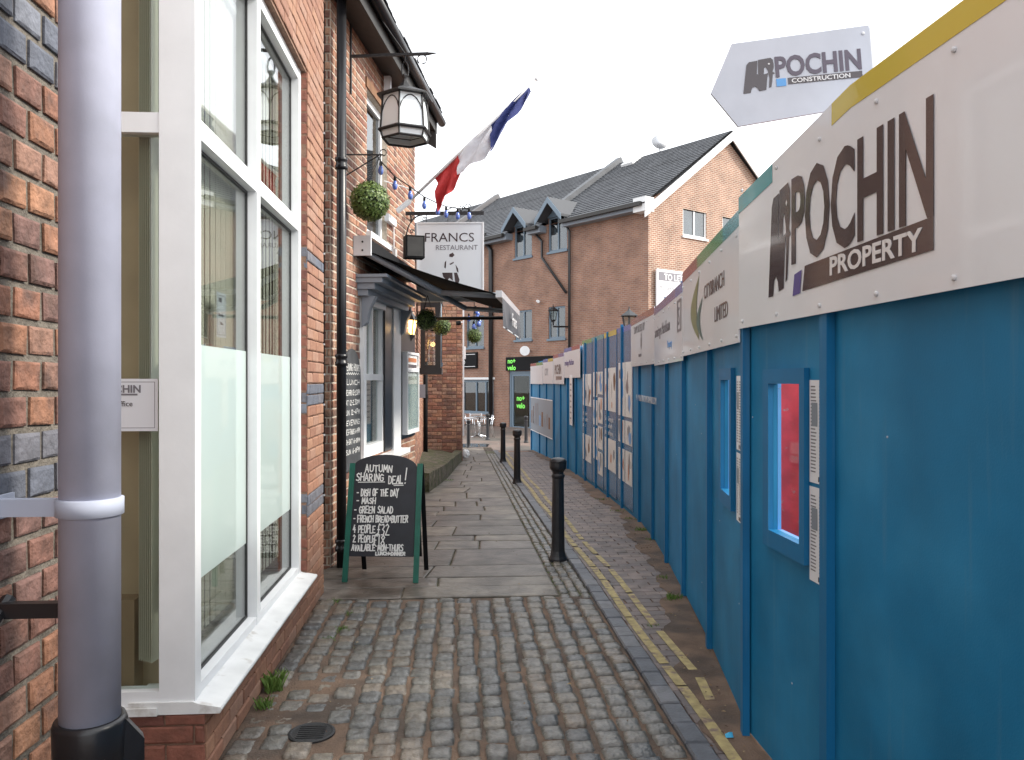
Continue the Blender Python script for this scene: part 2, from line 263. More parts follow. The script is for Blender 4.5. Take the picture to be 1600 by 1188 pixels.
STROKE = {'A':'0,0 2,6 4,0|1,2 3,2','B':'0,0 0,6 3,6 3.4,4.5 2.6,3.2 0,3|2.6,3.2 3.8,2 3.4,.4 0,0','C':'4,5 2.5,6 .5,5 0,3 .5,1 2.5,0 4,.8','D':'0,0 0,6 2.5,5.6 4,3.5 3.6,1.2 2,0 0,0','E':'4,6 0,6 0,0 4,0|0,3 3,3','F':'0,0 0,6 4,6|0,3 3,3',
 'G':'4,5 2,6 .3,4.6 0,2.6 .8,.4 2.6,0 4,1 4,2.8 2.4,2.8','H':'0,0 0,6|4,0 4,6|0,3 4,3','I':'1,0 1,6','K':'0,0 0,6|3.6,6 0,2.6 3.8,0','L':'0,6 0,0 3.6,0','M':'0,0 .4,6 2.2,2 4,6 4.6,0','N':'0,0 0,6 3.8,0 3.8,6','O':'2,6 .3,4.8 0,2.6 1,.2 2.6,0 4,1.6 3.9,4.4 2,6','P':'0,0 0,6 2.8,6 3.6,4.6 2.8,3 0,2.8',
 'R':'0,0 0,6 2.8,6 3.5,4.6 2.6,3.2 0,3|1.6,3 3.8,0','S':'3.8,5.2 2,6 .3,5 .8,3.6 3,2.6 3.8,1.2 2.4,0 0,.6','T':'0,6 4.4,6|2.2,6 2.2,0','U':'0,6 .2,1.2 1.6,0 3.4,.6 4,2 4,6','V':'0,6 2,0 4,6','W':'0,6 1,0 2.4,4 3.8,0 5,6','X':'0,0 4,6|0,6 4,0','Y':'0,6 2,3 4,6|2,3 1.4,-1.5','Z':'0,6 4,6 0,0 4,0','Q':'2,6 0,3 2,0 4,3 2,6|2.5,1.5 4.4,-.6','J':'3,6 3,1 1.6,0 0,1',
 '1':'1,0 1,6','2':'0,5 1.6,6 3.4,4.8 0,0 4.4,0','3':'0,5.6 2.4,6 3.2,4.6 1.4,3.2 3.6,2 2.6,.2 0,.2','4':'2.4,6 0,2.2 4,2.2|2.8,4 2.8,0','5':'3.4,6 .4,6 .2,3.4 2.8,3.4 3.4,1.6 2,0 0,.3','6':'3,6 .6,3.4 0,1.4 1.6,0 3.4,1.2 2.6,3 .5,2.4','8':'2,3.2 .4,4.6 2,6 3.4,4.7 2,3.2 .2,1.4 2,0 3.6,1.4 2,3.2','9':'3.4,4 1.4,3.2 .4,4.8 2,6 3.4,5 3,0','0':'2,6 .2,4 .3,1.4 2,0 3.6,1.6 3.6,4.4 2,6',
 '-':'0,3 2.6,3','+':'0,3 3,3|1.5,4.5 1.5,1.5','!':'1.6,6 .8,1.4|.5,0 .8,.3','.':'.4,0 .7,.2',':':'.5,1 .7,1.2|.5,4 .7,4.2','£':'3.6,5.4 2.4,6 1.4,4.6 1.6,1.4 .2,-.4 -.6,.4 .6,1 3.4,-.4|.4,3 2.8,3','&':'3.6,0 .6,4.8 1.6,6 2.6,5 .2,2 1,0 3.4,2'}
def chalk(lines, parent, MX, mt, th=.0045, seed=1):
    """hand-lettered lines: (text, x, y, height, width); each line is one lettering part"""
    rn = random.Random(seed)
    for s, x0, y0, h, wd in lines:
        adv = [0 if ch == ' ' else max(float(p.split(',')[0]) for q in STROKE[ch].split('|') for p in q.split()) for ch in s]
        tot = sum(a+1.5 if c != ' ' else 4.2 for a, c in zip(adv, s)); k = wd/tot; x = x0; mb = MB()
        for ch, a in zip(s, adv):
            if ch == ' ': x += 4.2*k; continue
            dy, hh, sl = rn.uniform(-.05, .05)*h, h/6*rn.uniform(.9, 1.1), rn.uniform(-.03, .12)
            for st in STROKE[ch].split('|'):
                pt = [tuple(map(float, p.split(','))) for p in st.split()]; pt = [(x+(p[0]+p[1]*sl)*k, y0+dy+p[1]*hh) for p in pt]
                for (ax, ay), (bx, by) in zip(pt, pt[1:]):
                    e = Vector((bx-ax, by-ay)); l = max(e.length, 1e-4); e /= l; nx, ny = -e.y*th/2, e.x*th/2; ax -= e.x*th*.4; ay -= e.y*th*.4; bx += e.x*th*.4; by += e.y*th*.4
                    z = .002+rn.uniform(0, .0006); mb.quad(*[MX@Vector(p) for p in ((ax+nx, ay+ny, z), (ax-nx, ay-ny, z), (bx-nx, by-ny, z), (bx+nx, by+ny, z))])
            x += (a+1.5)*k
        mb.build('chalk_lettering', mt, parent)
# ================================================================ the setting: ground, paving
def strip_sheet(xa, xb, ys, dz):             # sheet between two edges x = xa(y), xb(y), following the ground
    mb = MB()
    for y0, y1 in zip(ys, ys[1:]): mb.quad((xa(y0), y0, gz(y0)+dz), (xb(y0), y0, gz(y0)+dz), (xb(y1), y1, gz(y1)+dz), (xa(y1), y1, gz(y1)+dz))
    return mb
YS = [-30, 0, 6, 10, 14, 18, 22, 26, 32, 38, 60, 120]
g = strip_sheet(lambda y: -90, lambda y: 90, YS, -.03).build('ground', M['sand']); tag(g, 'brown sandy soil under and between the paving', kind='structure', cat='ground')
# hoarding line in plan (photo column, depth)
HP = []
for u, d in ((1170, 3.6), (1110, 4.81), (1065, 6.13), (1030, 7.86), (999, 9.48), (935, 12.7), (905, 14.86), (868, 18.5), (831, 22.5)):
    p = at(u, 594, d); HP.append(Vector((p.x, p.y)))
x0 = HP[0].x
HP = [Vector((x0, -1.1)), Vector((x0, 1.52)), Vector((x0, 2.72))] + HP
def fence_x(y):
    for a, b in zip(HP, HP[1:]):
        if y <= b.y: return a.x+(b.x-a.x)*(y-a.y)/(b.y-a.y)
    return HP[-1].x
YR = [-2, 0, 2, 3.5, 4.7, 6, 7.7, 9.3, 12.5, 14.7, 18.2, 22]
road = strip_sheet(lambda y: 1.09, lambda y: fence_x(y)+.05, YR, -.004).build('brick_road', M['mortar_brown']); tag(road, 'brown block paved lane between kerb and hoarding', 'lane', kind='structure')
plaza = strip_sheet(lambda y: -8, lambda y: 7, [22.0, 26, 30, 34, 38, 42], -.004)
plaza = plaza.build('far_paving', mat('far_block_paving', (.17,.125,.105), .55, noise=(3,.35), bump=(30,.4), alt=(.10,.09,.08), altscale=.5)); tag(plaza, 'damp brown block paving before the shops', 'paving', kind='structure')
soil = strip_sheet(lambda y: fence_x(y)-.17-.05*math.sin(y*1.7)-.045*(hash(round(y*50)) % 17/17)-.03*math.sin(y*9.3), lambda y: fence_x(y)+.03, [3.2+.09*i for i in range(209)], .010).build('soil_strip', M['sand'], road)
# pavers of the lane, laid across it
def block(l, w_, h, mt, c=.006, key={}):
    k = (round(l, 2), round(w_, 2), mt.name, random.randrange(3))
    if k not in key:
        j = lambda a=.003: random.uniform(-a, a); x, y = l/2, w_/2
        lo = [(-x, -y, -h), (x, -y, -h), (x, y, -h), (-x, y, -h)]; md = [(p[0]+j(), p[1]+j(), -c) for p in lo]; tp = [(p[0]*(1-2*c/l), p[1]*(1-2*c/w_), j(.0015)) for p in md]
        key[k] = MB().add(lo+md+tp, [(0,1,5,4),(1,2,6,5),(2,3,7,6),(3,0,4,7),(4,5,9,8),(5,6,10,9),(6,7,11,10),(7,4,8,11),(8,9,10,11)]).mesh('paver'); key[k].materials.append(mt)
    return key[k]
rest = MB(); n = 0; y = 3.0; row = 0
while y < 21.5:
    x = 1.10-(.1 if row % 2 else 0); xe = fence_x(y)-.10
    while x < xe:
        a, b = max(x, 1.10), min(x+.2, xe)
        if b-a > .04:
            me = block(b-a-.005, .095, .03, M['paver'], .004); MX = Matrix.Translation(((a+b)/2, y, gz(y)+.006+random.uniform(-.002, .002))) @ Matrix.Rotation(random.uniform(-.01, .01), 4, 'Z')
            if n < 300: link('paver', me, road, MX); n += 1
            else: rest.add([MX@v.co for v in me.vertices], [tuple(p.vertices) for p in me.polygons])
        x += .2
    y += .1; row += 1
tag(rest.build('pavers_beyond', M['paver'], road), kind='stuff')
# worn double yellow line
def dash_line(name, xc, wd, y0, y1, gap):
    mb = MB(); y = y0
    while y < y1:
        l = random.uniform(.25, .9); yy = min(y+l, y1); xs = lambda q: min(xc+.01*math.sin(q*2.1), fence_x(q)-.12)
        k = max(1, int((yy-y)/.3)); pts = [y+(yy-y)*i/k for i in range(k+1)]
        for a, b in zip(pts, pts[1:]): mb.quad((xs(a)-wd/2, a, gz(a)+.0115), (xs(a)+wd/2, a, gz(a)+.0115), (xs(b)+wd/2, b, gz(b)+.0115), (xs(b)-wd/2, b, gz(b)+.0115))
        y = yy+random.uniform(.01, gap)
    return mb.build(name, M['yellow'], road)
dash_line('yellow_line', 1.155, .055, 3.2, 21.5, .05); dash_line('yellow_line', 1.285, .05, 3.9, 21.5, .14)
# kerb of blue-grey blocks
kerb = strip_sheet(lambda y: .985, lambda y: 1.10, YR, -.012).build('kerb', M['mortar']); tag(kerb, 'line of dark blue grey kerb blocks beside the setts', 'kerb', kind='structure')
rest = MB(); y = 2.8; n = 0
while y < 21.8:
    l = random.uniform(.19, .23); me = block(.105, l-.008, .05, M['kerb'], .008); MX = Matrix.Translation((1.043, y+l/2, gz(y)+.02+random.uniform(-.003, .003)))
    if n < 60: link('kerb_block', me, kerb, MX); n += 1
    else: rest.add([MX@v.co for v in me.vertices], [tuple(p.vertices) for p in me.polygons])
    y += l
tag(rest.build('kerb_blocks_beyond', M['kerb'], kerb), kind='stuff')
# granite setts: pillow-topped stones
def sett_mesh(l, w_, key={}):
    k = (round(l*50), round(w_*50), random.randrange(5))
    if k not in key:
        n = 7; mb = MB(); vs = []; ex = random.uniform(.5, .8); tx, ty = random.uniform(-.05, .05), random.uniform(-.05, .05)
        for i in range(n):
            for j in range(n):
                a, b = -1+2*i/(n-1), -1+2*j/(n-1); e = max(abs(a), abs(b)); cr = 1-.07*(abs(a*b))**2
                z = -.009*(max(0, e-.7)/.3)**1.5+random.uniform(-.0022, .0022)+(a*tx+b*ty)*.05
                vs.append((a*w_/2*cr+random.uniform(-.003, .003), b*l/2*cr+random.uniform(-.003, .003), z))
        fs = [(i*n+j, (i+1)*n+j, (i+1)*n+j+1, i*n+j+1) for i in range(n-1) for j in range(n-1)]
        rim = [i*n for i in range(n)]+[(n-1)*n+j for j in range(1, n)]+[i*n+n-1 for i in range(n-2, -1, -1)]+[j for j in range(n-2, 0, -1)]
        b0 = len(vs); vs += [(vs[i][0]*1.02, vs[i][1]*1.02, -.07) for i in rim]; m = len(rim)
        fs += [(rim[i], rim[(i+1) % m], b0+(i+1) % m, b0+i) for i in range(m)]
        key[k] = mb.add(vs, fs).mesh('sett', True); key[k].materials.append(M['sett'])
    return key[k]
setts = strip_sheet(lambda y: -1.3, lambda y: .99, [2.2, 3, 4, 5, 5.88], -.004).build('cobbled_path', M['sand']); tag(setts, 'cobbled lane of grey granite setts with sandy joints', 'cobbles', kind='structure')
rest = MB(); n = 0; cand = []
NC = 16
for c in range(NC):
    w0 = 1.98/NC; xc = -1.0+w0*(c+.5); y = 2.3+random.uniform(0, .15)
    while y < 5.80:
        l = random.uniform(.105, .165); l = min(l, 5.86-y)
        if l > .06: cand.append((xc+random.uniform(-.008, .008), y+l/2, l-random.uniform(.010, .018), w0-random.uniform(.012, .030), .012+random.uniform(-.006, .005)))
        y += l
for y0 in [5.9+i*.122 for i in range(122)]:                # narrow strip of small setts beside the flags
    for c in range(3): cand.append((.797+c*.077+random.uniform(-.004, .004), y0+random.uniform(-.016, .016)+(c % 2)*.05, random.uniform(.095, .12), random.uniform(.062, .076), .006+random.uniform(-.004, .004)))
cand.sort(key=lambda q: (q[1] < 3.15, q[1]))
for x, y, l, w_, dz in cand:
    if math.hypot(x+.66, y-3.68) < .15: continue
    if x < -.5 and y < 4.4 and random.random() < .6: dz -= random.uniform(.008, .02)
    me = sett_mesh(l, w_); MX = Matrix.Translation((x, y, gz(y)+dz)) @ Matrix.Rotation(random.uniform(-.06, .06), 4, 'Z') @ Matrix.Rotation(random.uniform(-.03, .03), 4, 'X')
    if n < 300: link('sett', me, setts, MX); n += 1
    else: rest.add([MX@v.co for v in me.vertices], [tuple(p.vertices) for p in me.polygons])
tag(rest.build('setts_beyond', M['sett'], setts, True), kind='stuff')
mb = MB().lathe([(.105, -.03), (.105, .004), (.095, .007), (.088, .004), (.0, .004)], (-.66, 3.68, 0), 28)
for i in range(-3, 4): mb.box(-.66-.06, -.66+.06, 3.68+i*.02-.004, 3.68+i*.02+.004, .003, .007)
tag(mb.build('drain_cover', M['iron']), 'small round rusty iron cover set among the setts', 'drain cover')
# flagstones
RU = Vector((math.sin(R(8.7)), math.cos(R(8.7)), 0)); RN = Vector((RU.y, -RU.x, 0)); RP = Vector((-1.09, 7.0, 0))     # restaurant front: start, direction, outward normal
def left_edge(y):
    if y < 6.9: return -1.25
    if y < 10.6: return RP.x+(y-7)*math.tan(R(8.7))-.03
    if y < 12.4: return -.62
    if y < 18.5: return -.44+(y-12.4)*.088
    return .02
tag(strip_sheet(lambda y: .745, lambda y: .995, [5.8, 8, 10, 12, 14, 16, 18, 20, 22, 23.6], -.004).build('sett_strip', M['moss'], setts), 'strip of small dark setts beside the flags')
flags = strip_sheet(lambda y: -1.4, lambda y: .76, [5.88, 8, 10, 12, 14, 16, 18, 20, 22, 23.6], -.008).build('flagstone_pavement', M['moss']); tag(flags, 'footway of large worn stone flags beside the restaurant', 'pavement', kind='structure')
y = 5.89; k = 0
while y < 23.4:
    dp = random.choice((.32, .45, .6, .75, .52))*(1 if y < 12 else 1.25); y1 = min(y+dp, 23.5); xa0, xa1 = left_edge(y+.02), left_edge(y1-.02); xr = .755
    wdt = xr-max(xa0, xa1); nn = 2 if wdt < 1.3 else random.choice((2, 3)); cuts = [0]+sorted(random.uniform(.25, .75) if nn == 2 else q+random.uniform(-.1, .1) for q in ([.5] if nn == 2 else [.36, .68]))+[1]
    for a, b in zip(cuts, cuts[1:]):
        g_ = .007; q = [(xa0+(xr-xa0)*a+g_, y+g_), (xa0+(xr-xa0)*b-g_, y+g_), (xa1+(xr-xa1)*b-g_, y1-g_), (xa1+(xr-xa1)*a+g_, y1-g_)]
        t = random.uniform(.002, .012); tl = [random.uniform(-.003, .003) for _ in range(4)]
        lo = [(p[0], p[1], gz(p[1])-.04) for p in q]; md = [(p[0], p[1], gz(p[1])+t-.006+e) for p, e in zip(q, tl)]
        cx, cy = sum(p[0] for p in q)/4, sum(p[1] for p in q)/4; tp = [(p[0]+(.012 if p[0] < cx else -.012), p[1]+(.01 if p[1] < cy else -.01), gz(p[1])+t+e) for p, e in zip(q, tl)]
        MB().add(lo+md+tp, [(0,1,5,4),(1,2,6,5),(2,3,7,6),(3,0,4,7),(4,5,9,8),(5,6,10,9),(6,7,11,10),(7,4,8,11),(8,9,10,11)]).build('flagstone', M['flag'], flags)
    y = y1; k += 1
pud = MB().quad(*[(x, y, gz(y)+.004) for x, y in ((-.3, 23.7), (.35, 23.6), (.9, 23.9), (1.0, 25.2), (.4, 25.6), (-.25, 25.1))]).build('puddle', M['puddle']); tag(pud, 'dark puddle at the far end of the flagstones', 'puddle', kind='structure')
# mossy stone kerb and bank in front of the far brick pier
kb = thing('mossy_stone_bank', 'low mossy stone edged bank at the foot of the brick pier', 'planter', (-.5, 14, gz(14)))
E = [(-.44, 12.4), (-.20, 14.4), (.10, 18.45)]
for (xa, ya), (xb, yb) in zip(E, E[1:]):
    for i in range(3):
        p, q = [(xa+(xb-xa)*t, ya+(yb-ya)*t) for t in (i/3+.004, (i+1)/3-.004)]; hh = .30-.012*(p[1]-12.4); 
        MB().prism([(p[0], p[1], gz(p[1])-.05), (q[0], q[1], gz(q[1])-.05), (q[0], q[1], gz(p[1])+hh-.02), (p[0], p[1], gz(p[1])+hh)], (-.16, 0, .01)).build('kerb_stone', M['moss'], kb)
mb = MB(); rows = []
for i in range(13):
    y = 12.3+i*.515; xr = next(a[0]+(b[0]-a[0])*(y-a[1])/(b[1]-a[1]) for a, b in zip(E, E[1:]) if y <= b[1]+.2)-.10
    rows.append([Vector((xr-j*.17, y, gz(y)+.27-.012*(y-12.4)+.02*j+random.uniform(-.02, .02))) for j in range(5)])
for a, b in zip(rows, rows[1:]):
    for j in range(4): mb.quad(a[j], a[j+1], b[j+1], b[j])
mb.quad(*[r for r in rows[0]], rows[0][-1]-ZZ*.4, rows[0][0]-ZZ*.4); mb.build('mossy_top', M['moss'], kb, True)
# ================================================================ near brick wall and grey drain pipe
XN = -.93
nw = thing('brick_wall', 'worn orange brick wall with thick grey mortar behind the grey pipe', 'wall', (XN-.2, 1.3, 0))
wl = MB().box(XN-.40, XN-.012, -.6, 2.0, -.05, 4.2).build('wall', M['mortar'], nw)
brickwork(wl, (XN-.012, 0, 0), (0,1,0), (1,0,0), (-.6, 2.0), (0, 4.2), course=.0785, L=.118, joint=.016, dep=.010, mt=M['brick_near'], bands=((1.34,1.50),(2.29,2.44)), band_mt=M['brick_blue'], nmax=200)
px, py = -.745, 1.68
dp = thing('drain_pipe', 'fat grey plastic drain pipe standing in front of the brick wall', 'pipe', (px, py, 0))
MB().lathe([(.057, .86), (.057, 4.4)], (px, py, 0), 40).build('pipe', M['grey_pipe'], dp, True)
MB().lathe([(.060, -.02), (.060, .80), (.068, .83), (.070, .905), (.066, .915), (.059, .915)], (px, py, 0), 40).build('base_socket', M['black'], dp, True)
cl = MB().lathe([(.058, 1.325), (.063, 1.327), (.063, 1.36), (.058, 1.362)], (px, py, 0), 40).build('pipe_clamp', M['bracket'], dp, True)
mb = MB().box(XN, px-.05, py-.012, py+.012, 1.325, 1.36); mb.box(XN+.001, XN+.006, py-.03, py+.06, 1.318, 1.366); mb.build('bracket_arm', M['bracket'], cl)
MB().lathe([(.007, 0), (.007, .006)], (XN+.012, py+.045, 1.343), 8).build('screw', M['iron'], cl)
mb = MB().box(XN, px-.04, py-.01, py+.014, 1.12, 1.15); mb.tube([(XN+.01, py-.03, 1.115), (XN+.01, py+.03, 1.15)], .014, 8); mb.build('lower_bracket', M['black'], dp)
mb = MB().prism([(px+.05, py+.02, .74), (px+.085, py+.05, .74), (px+.085, py+.05, .86), (px+.055, py+.03, .91)], (.015, -.03, 0)); mb.build('branch_pipe', M['black'], dp)
# ================================================================ brick office building with the tall white bay window
XW = -1.0; YA, YB, YE = 3.27, 5.44, 6.08; ZS, ZT, ZH, HT = .30, 2.62, 3.66, 6.6
ob = thing('office_building', 'smooth red brick building with tall white shop bay window and grey brick bands', 'building', (-2.5, 4.6, 0))
wl = MB()
wl.box(XW-.24, XW-.012, YB, YE, -.05, HT); wl.box(XW-.24, XW-.012, YA, YB, ZH, HT); wl.box(XW-.24, XW-.012, YA, YB, -.05, ZS-.03)
wl.box(-3.6, XW-.24, YE-.25, YE, -.05, HT); wl.box(-3.6, XW-.24, YA+.004, YA+.2, ZH, HT); wl.box(-3.6, XW-.24, YA+.004, YA+.2, -.05, ZS-.03); wl.box(-3.8, -3.6, YA, YE, -.05, HT)
wl.box(-1.95, -1.72, 2.0, YA, -.05, HT)
wl = wl.build('wall', M['mortar_brown'], ob)
bands = ((.69,.84), (1.40,1.54), (2.38,2.46))
brickwork(wl, (XW-.012, 0, 0), (0,1,0), (1,0,0), (YA, YE), (0, HT), holes=((YA-.01, YB, ZS-.03, ZH),), dep=.012, joint=.008, mt=M['brick_office'], bands=bands, band_mt=M['brick_blue'], nmax=300)
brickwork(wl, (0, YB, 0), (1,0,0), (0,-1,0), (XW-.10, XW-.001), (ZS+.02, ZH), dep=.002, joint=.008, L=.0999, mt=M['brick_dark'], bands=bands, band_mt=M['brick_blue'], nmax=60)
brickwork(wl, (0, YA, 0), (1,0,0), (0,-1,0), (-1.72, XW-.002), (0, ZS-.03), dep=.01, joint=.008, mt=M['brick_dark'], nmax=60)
brickwork(wl, (0, YA, 0), (1,0,0), (0,-1,0), (-1.72, XW-.002), (ZH+.05, HT), dep=.01, joint=.008, mt=M['brick_office'], nmax=0)
# window: posts, rails, panes (side light faces the viewer, front lights face the lane)
XG = XW-.045                                     # front face of the frame
bw = MB(); 
win = MB().box(XG-.14, XG, YA, YA+.075, ZS, ZH).build('corner_post', M['white'], ob); win.name = 'bay_window'
def bar(x0, x1, y0, y1, z0, z1, nm='window_frame', mt='white'): return MB().box(x0, x1, y0, y1, z0, z1).build(nm, M[mt], win)
YM = 4.30
for z0, z1 in ((ZS, ZS+.06), (ZT-.035, ZT+.045), (ZH-.07, ZH)):
    for y0, y1 in ((YA+.075, YM-.035), (YM+.035, YB-.075)): bar(XG-.09, XG-.004, y0, y1, z0, z1)
    bar(-1.72, XG-.14, YA+.002, YA+.07, z0, z1)
bar(XG-.11, XG-.001, YM-.035, YM+.035, ZS, ZH, 'mullion'); bar(XG-.11, XG-.001, YB-.075, YB, ZS, ZH, 'end_post')
bar(-1.80, -1.72, YA+.004, YA+.07, ZS, ZH, 'side_post')
for y0, y1 in ((YA+.075, YM-.035), (YM+.035, YB-.075)):
    for z0, z1 in ((ZS+.06, ZT-.035), (ZT+.045, ZH-.07)):
        s = .013                                   # thin dark gasket with an inner white bead round each pane
        for b in ((y0, y0+s, z0, z1), (y1-s, y1, z0, z1), (y0+s, y1-s, z0, z0+s), (y0+s, y1-s, z1-s, z1)): MB().box(XG-.066, XG-.05, *b).build('glazing_seal', M['seal'], win)
        zz = [z0+s, z1-s]
        if z0 < 1: zz = [z0+s, .75, 1.75, z1-s]
        for i, (a, b) in enumerate(zip(zz, zz[1:])): MB().box(XG-.061, XG-.055, y0+s, y1-s, a, b).build('frosted_pane' if i == 1 and len(zz) > 2 else 'pane', M['frost' if i == 1 and len(zz) > 2 else 'glassb'], win)
for z0, z1 in ((ZS+.06, ZT-.035), (ZT+.045, ZH-.07)): MB().box(-1.72, XG-.14, YA+.035, YA+.041, z0, z1).build('pane', M['glass'], win)
sl_ = MB().prism([(XW-.30, 0, ZS-.028), (XW+.055, 0, ZS-.028), (XW+.062, 0, ZS-.012), (XW+.058, 0, ZS-.004), (XW-.03, 0, ZS+.012), (XW-.05, 0, ZS+.02), (XW-.30, 0, ZS+.02)], (0, YB-YA+.02, 0))
for i, v in enumerate(sl_.v): sl_.v[i] = (v[0], v[1]+YA-.012, v[2])
sl_.build('sill', M['sill'], win); MB().box(-1.74, XG-.142, YA-.02, YA+.10, ZS-.03, ZS+.001).build('sill', M['sill'], win)
# room behind the bay, blinds, papers
rm = thing('office_interior', 'brown panelled office room seen through the bay window', 'interior', (-2.2, 4.5, 0))
MB().box(-2.9, -2.85, YA+.1, YE-.3, .1, 3.7).build('back_wall', M['room'], rm); MB().box(-2.85, XW-.25, YA+.2, YB, .12, .22).build('floor', M['dark'], rm); MB().box(-2.85, XW-.25, YA+.2, YB+.2, 3.62, 3.66).build('ceiling', M['room'], rm)
MB().box(-2.84, -1.235, YA+.20, YA+.23, .22, 3.6).build('wood_partition', M['woodp'], rm)
for i in range(5): MB().box(-1.70, -1.46, YA+.12, YA+.198, .75+i*.07, .81+i*.07).build('file_box', M['dark'], rm)
MB().box(-1.70, -1.32, YA+.10, YA+.195, .30, .70).build('cardboard_box', mat('cardboard', (.25,.17,.10), .8), rm)
vb = thing('vertical_blinds', 'cream vertical blind slats hanging behind the tall bay window', 'blinds', (XG-.2, 4.3, 1.7))
MB().box(XG-.15, XG-.10, YA+.12, YB-.1, 3.5, 3.54).build('headrail', M['white'], vb)
sm = MB().box(-.031, .031, -.0008, .0008, .45, 3.5).mesh('slat'); sm.materials.append(M['blind'])
y = YA+.14
while y < YB-.1:
    link('slat', sm, vb, Matrix.Translation((XG-.125, y, 0)) @ Matrix.Rotation(R(random.uniform(84, 97)), 4, 'Z')); y += .085
for i in range(7): link('slat', sm, vb, Matrix.Translation((XG-.19-i*.012, YA+.10+.006*i, 0)) @ Matrix.Rotation(R(80+i*3), 4, 'Z'))
def notice(label, MX, w_, h, border=True):
    t = thing('paper_notice', label, 'notice', MX.translation); sh = MB().box(0, w_, 0, h, 0, .001, MX).build('sheet', M['paper'], t)
    if border:
        e, q = .012, .0022
        for b in ((e, w_-e, e, e+q), (e, w_-e, h-e-q, h-e), (e, e+q, e+q, h-e-q), (w_-e-q, w_-e, e+q, h-e-q)): MB().box(*b, .001, .0014, MX).build('border_line', M['inkgrey'], t)
    return t
MX = frame((-1.47, YA+.032, 1.395), (0,-1,0)); t = notice('white paper notice reading Site Office with an arrow inside the bay side window', MX, .27, .21)
text('POCHIN', .042, M['inkgrey'], t, MX, .045, .155, 1.0, bold=.0012); plate(t, MX, .045, .19, .143, .150, M['inkgrey']); text('Site Office', .030, M['ink'], t, MX, .045, .10)
mb = MB(); mb.quad(*[MX@Vector(p) for p in ((.06,.055,.002), (.085,.08,.002), (.085,.063,.002), (.12,.063,.002), (.12,.047,.002), (.085,.047,.002), (.085,.03,.002))]); mb.build('arrow', M['ink'], t)
MX = frame((XG-.066, 3.78, 1.80), (1,0,0)); t = notice('small white paper notice stuck inside the pane above the frosted glass', MX, .15, .21)
plate(t, MX, .03, .075, .165, .185, M['inkgrey']); text('Please Sign', .018, M['inkgrey'], t, MX, .025, .10, name='lettering'); text('Office', .018, M['inkgrey'], t, MX, .05, .06)
# ================================================================ restaurant
def fac(u, v):                                 # pixel column / row on the restaurant front -> (s, z)
    r = FW + RT*((u-800)/F) + ZZ*((594-v)/F); o = Vector((0, 0, CH)); t = (RP-o).dot(RN)/r.dot(RN); p = o+r*t; return (p-RP).dot(RU), p.z
def fp(s, z, off=0): return RP+RU*s+RN*off+ZZ*z
SL, EZ = 3.55, 4.95                            # length of the front, eaves height
s0, s1 = fac(563, 600)[0], fac(622, 600)[0]; zsill = fac(600, 708)[1]; ztop = fac(575, 468)[1]
print('restaurant window', s0, s1, zsill, ztop)
rb = thing('restaurant_building', 'old brick restaurant with white sash window, dark eaves and weathered pale mortar', 'building', fp(1.7, 0, -1))
FM = Matrix((RU, -RN, ZZ)).transposed().to_4x4(); FM.translation = RP               # local x along the front, y into the wall
up0, up1 = fac(578, 150)[0], fac(592, 150)[0]; uz0, uz1 = 3.1, 4.55
HOL = [(s0, s1, zsill, ztop), (up0-.1, up1+.38, uz0, uz1)]
mb = MB(); holed_slab(mb, (0, SL), (-.4, EZ), HOL, .006, .26, FM); mb.box(0, .25, .26, 3.2, -.4, EZ, FM); mb.box(SL-.25, SL, .26, 3.2, -.4, EZ, FM); mb.box(.25, SL-.25, 3.0, 3.2, -.4, EZ, FM)
wl = mb.build('wall', M['mortar_pale'], rb)
brickwork(wl, RP-RN*.012, RU, RN, (0, SL), (-.3, EZ), holes=HOL, joint=.014, dep=.012, mt=M['brick_old'], nmax=300, bond=2)
brickwork(wl, RP-RU*.0, RN, -RU, (-.26, -.003), (-.3, EZ), joint=.013, dep=.008, mt=M['brick_old'], nmax=60)
brickwork(wl, RP+RU*SL, RN, RU, (-3.2, -.003), (-.3, EZ), joint=.013, dep=.008, mt=M['brick_old'], nmax=0)
# roof: slates rising away from the lane, dark eaves, gutter
pz = lambda s, off, z: fp(s, z, off)
mb = MB(); A = [pz(-.15, .30, EZ+.10), pz(SL+.18, .30, EZ+.10), pz(SL+.18, -3.4, EZ+2.3), pz(-.15, -3.4, EZ+2.3)]
mb.prism(A, (0, 0, .05)); rf = mb.build('roof', M['slate'], rb)
MB().prism([pz(-.12, .24, EZ-.10), pz(SL+.14, .24, EZ-.10), pz(SL+.14, .24, EZ+.09), pz(-.12, .24, EZ+.09)], RN*.025).build('fascia', M['timber'], rf)
MB().prism([pz(-.12, -.01, EZ-.02), pz(-.12, .235, EZ-.09), pz(-.12, .235, EZ-.07), pz(-.12, -.01, EZ+.0)], RU*(SL+.24)).build('soffit', M['timber'], rf)
gt = MB(); gt.tube([pz(-.16, .32, EZ+.06), pz(SL+.2, .32, EZ+.06)], .055, 10); gt.build('gutter', M['black'], rf, True)
rg = random.Random(4); ts = MB().prism([(-.085, 0, 0), (.085, 0, 0), (.085, .28, .16), (-.085, .28, .16)], (0, 0, .014)).mesh('slate'); ts.materials.append(M['slate'])
TM = Matrix((RU, -RN, ZZ)).transposed().to_4x4()
for i in range(21):
    MX = TM.copy(); MX.translation = pz(-.06+i*.178, .36+rg.uniform(-.012, .012), EZ+.125+rg.uniform(-.004, .008)); link('slate', ts, rf, MX)
MB().prism([pz(SL+.02, .27, EZ-.32), pz(SL+.02, .27, EZ+.02), pz(SL+.02, -.1, EZ+.05), pz(SL+.02, -.1, EZ-.1)], RU*.05).build('eaves_bracket', M['timber'], rf)
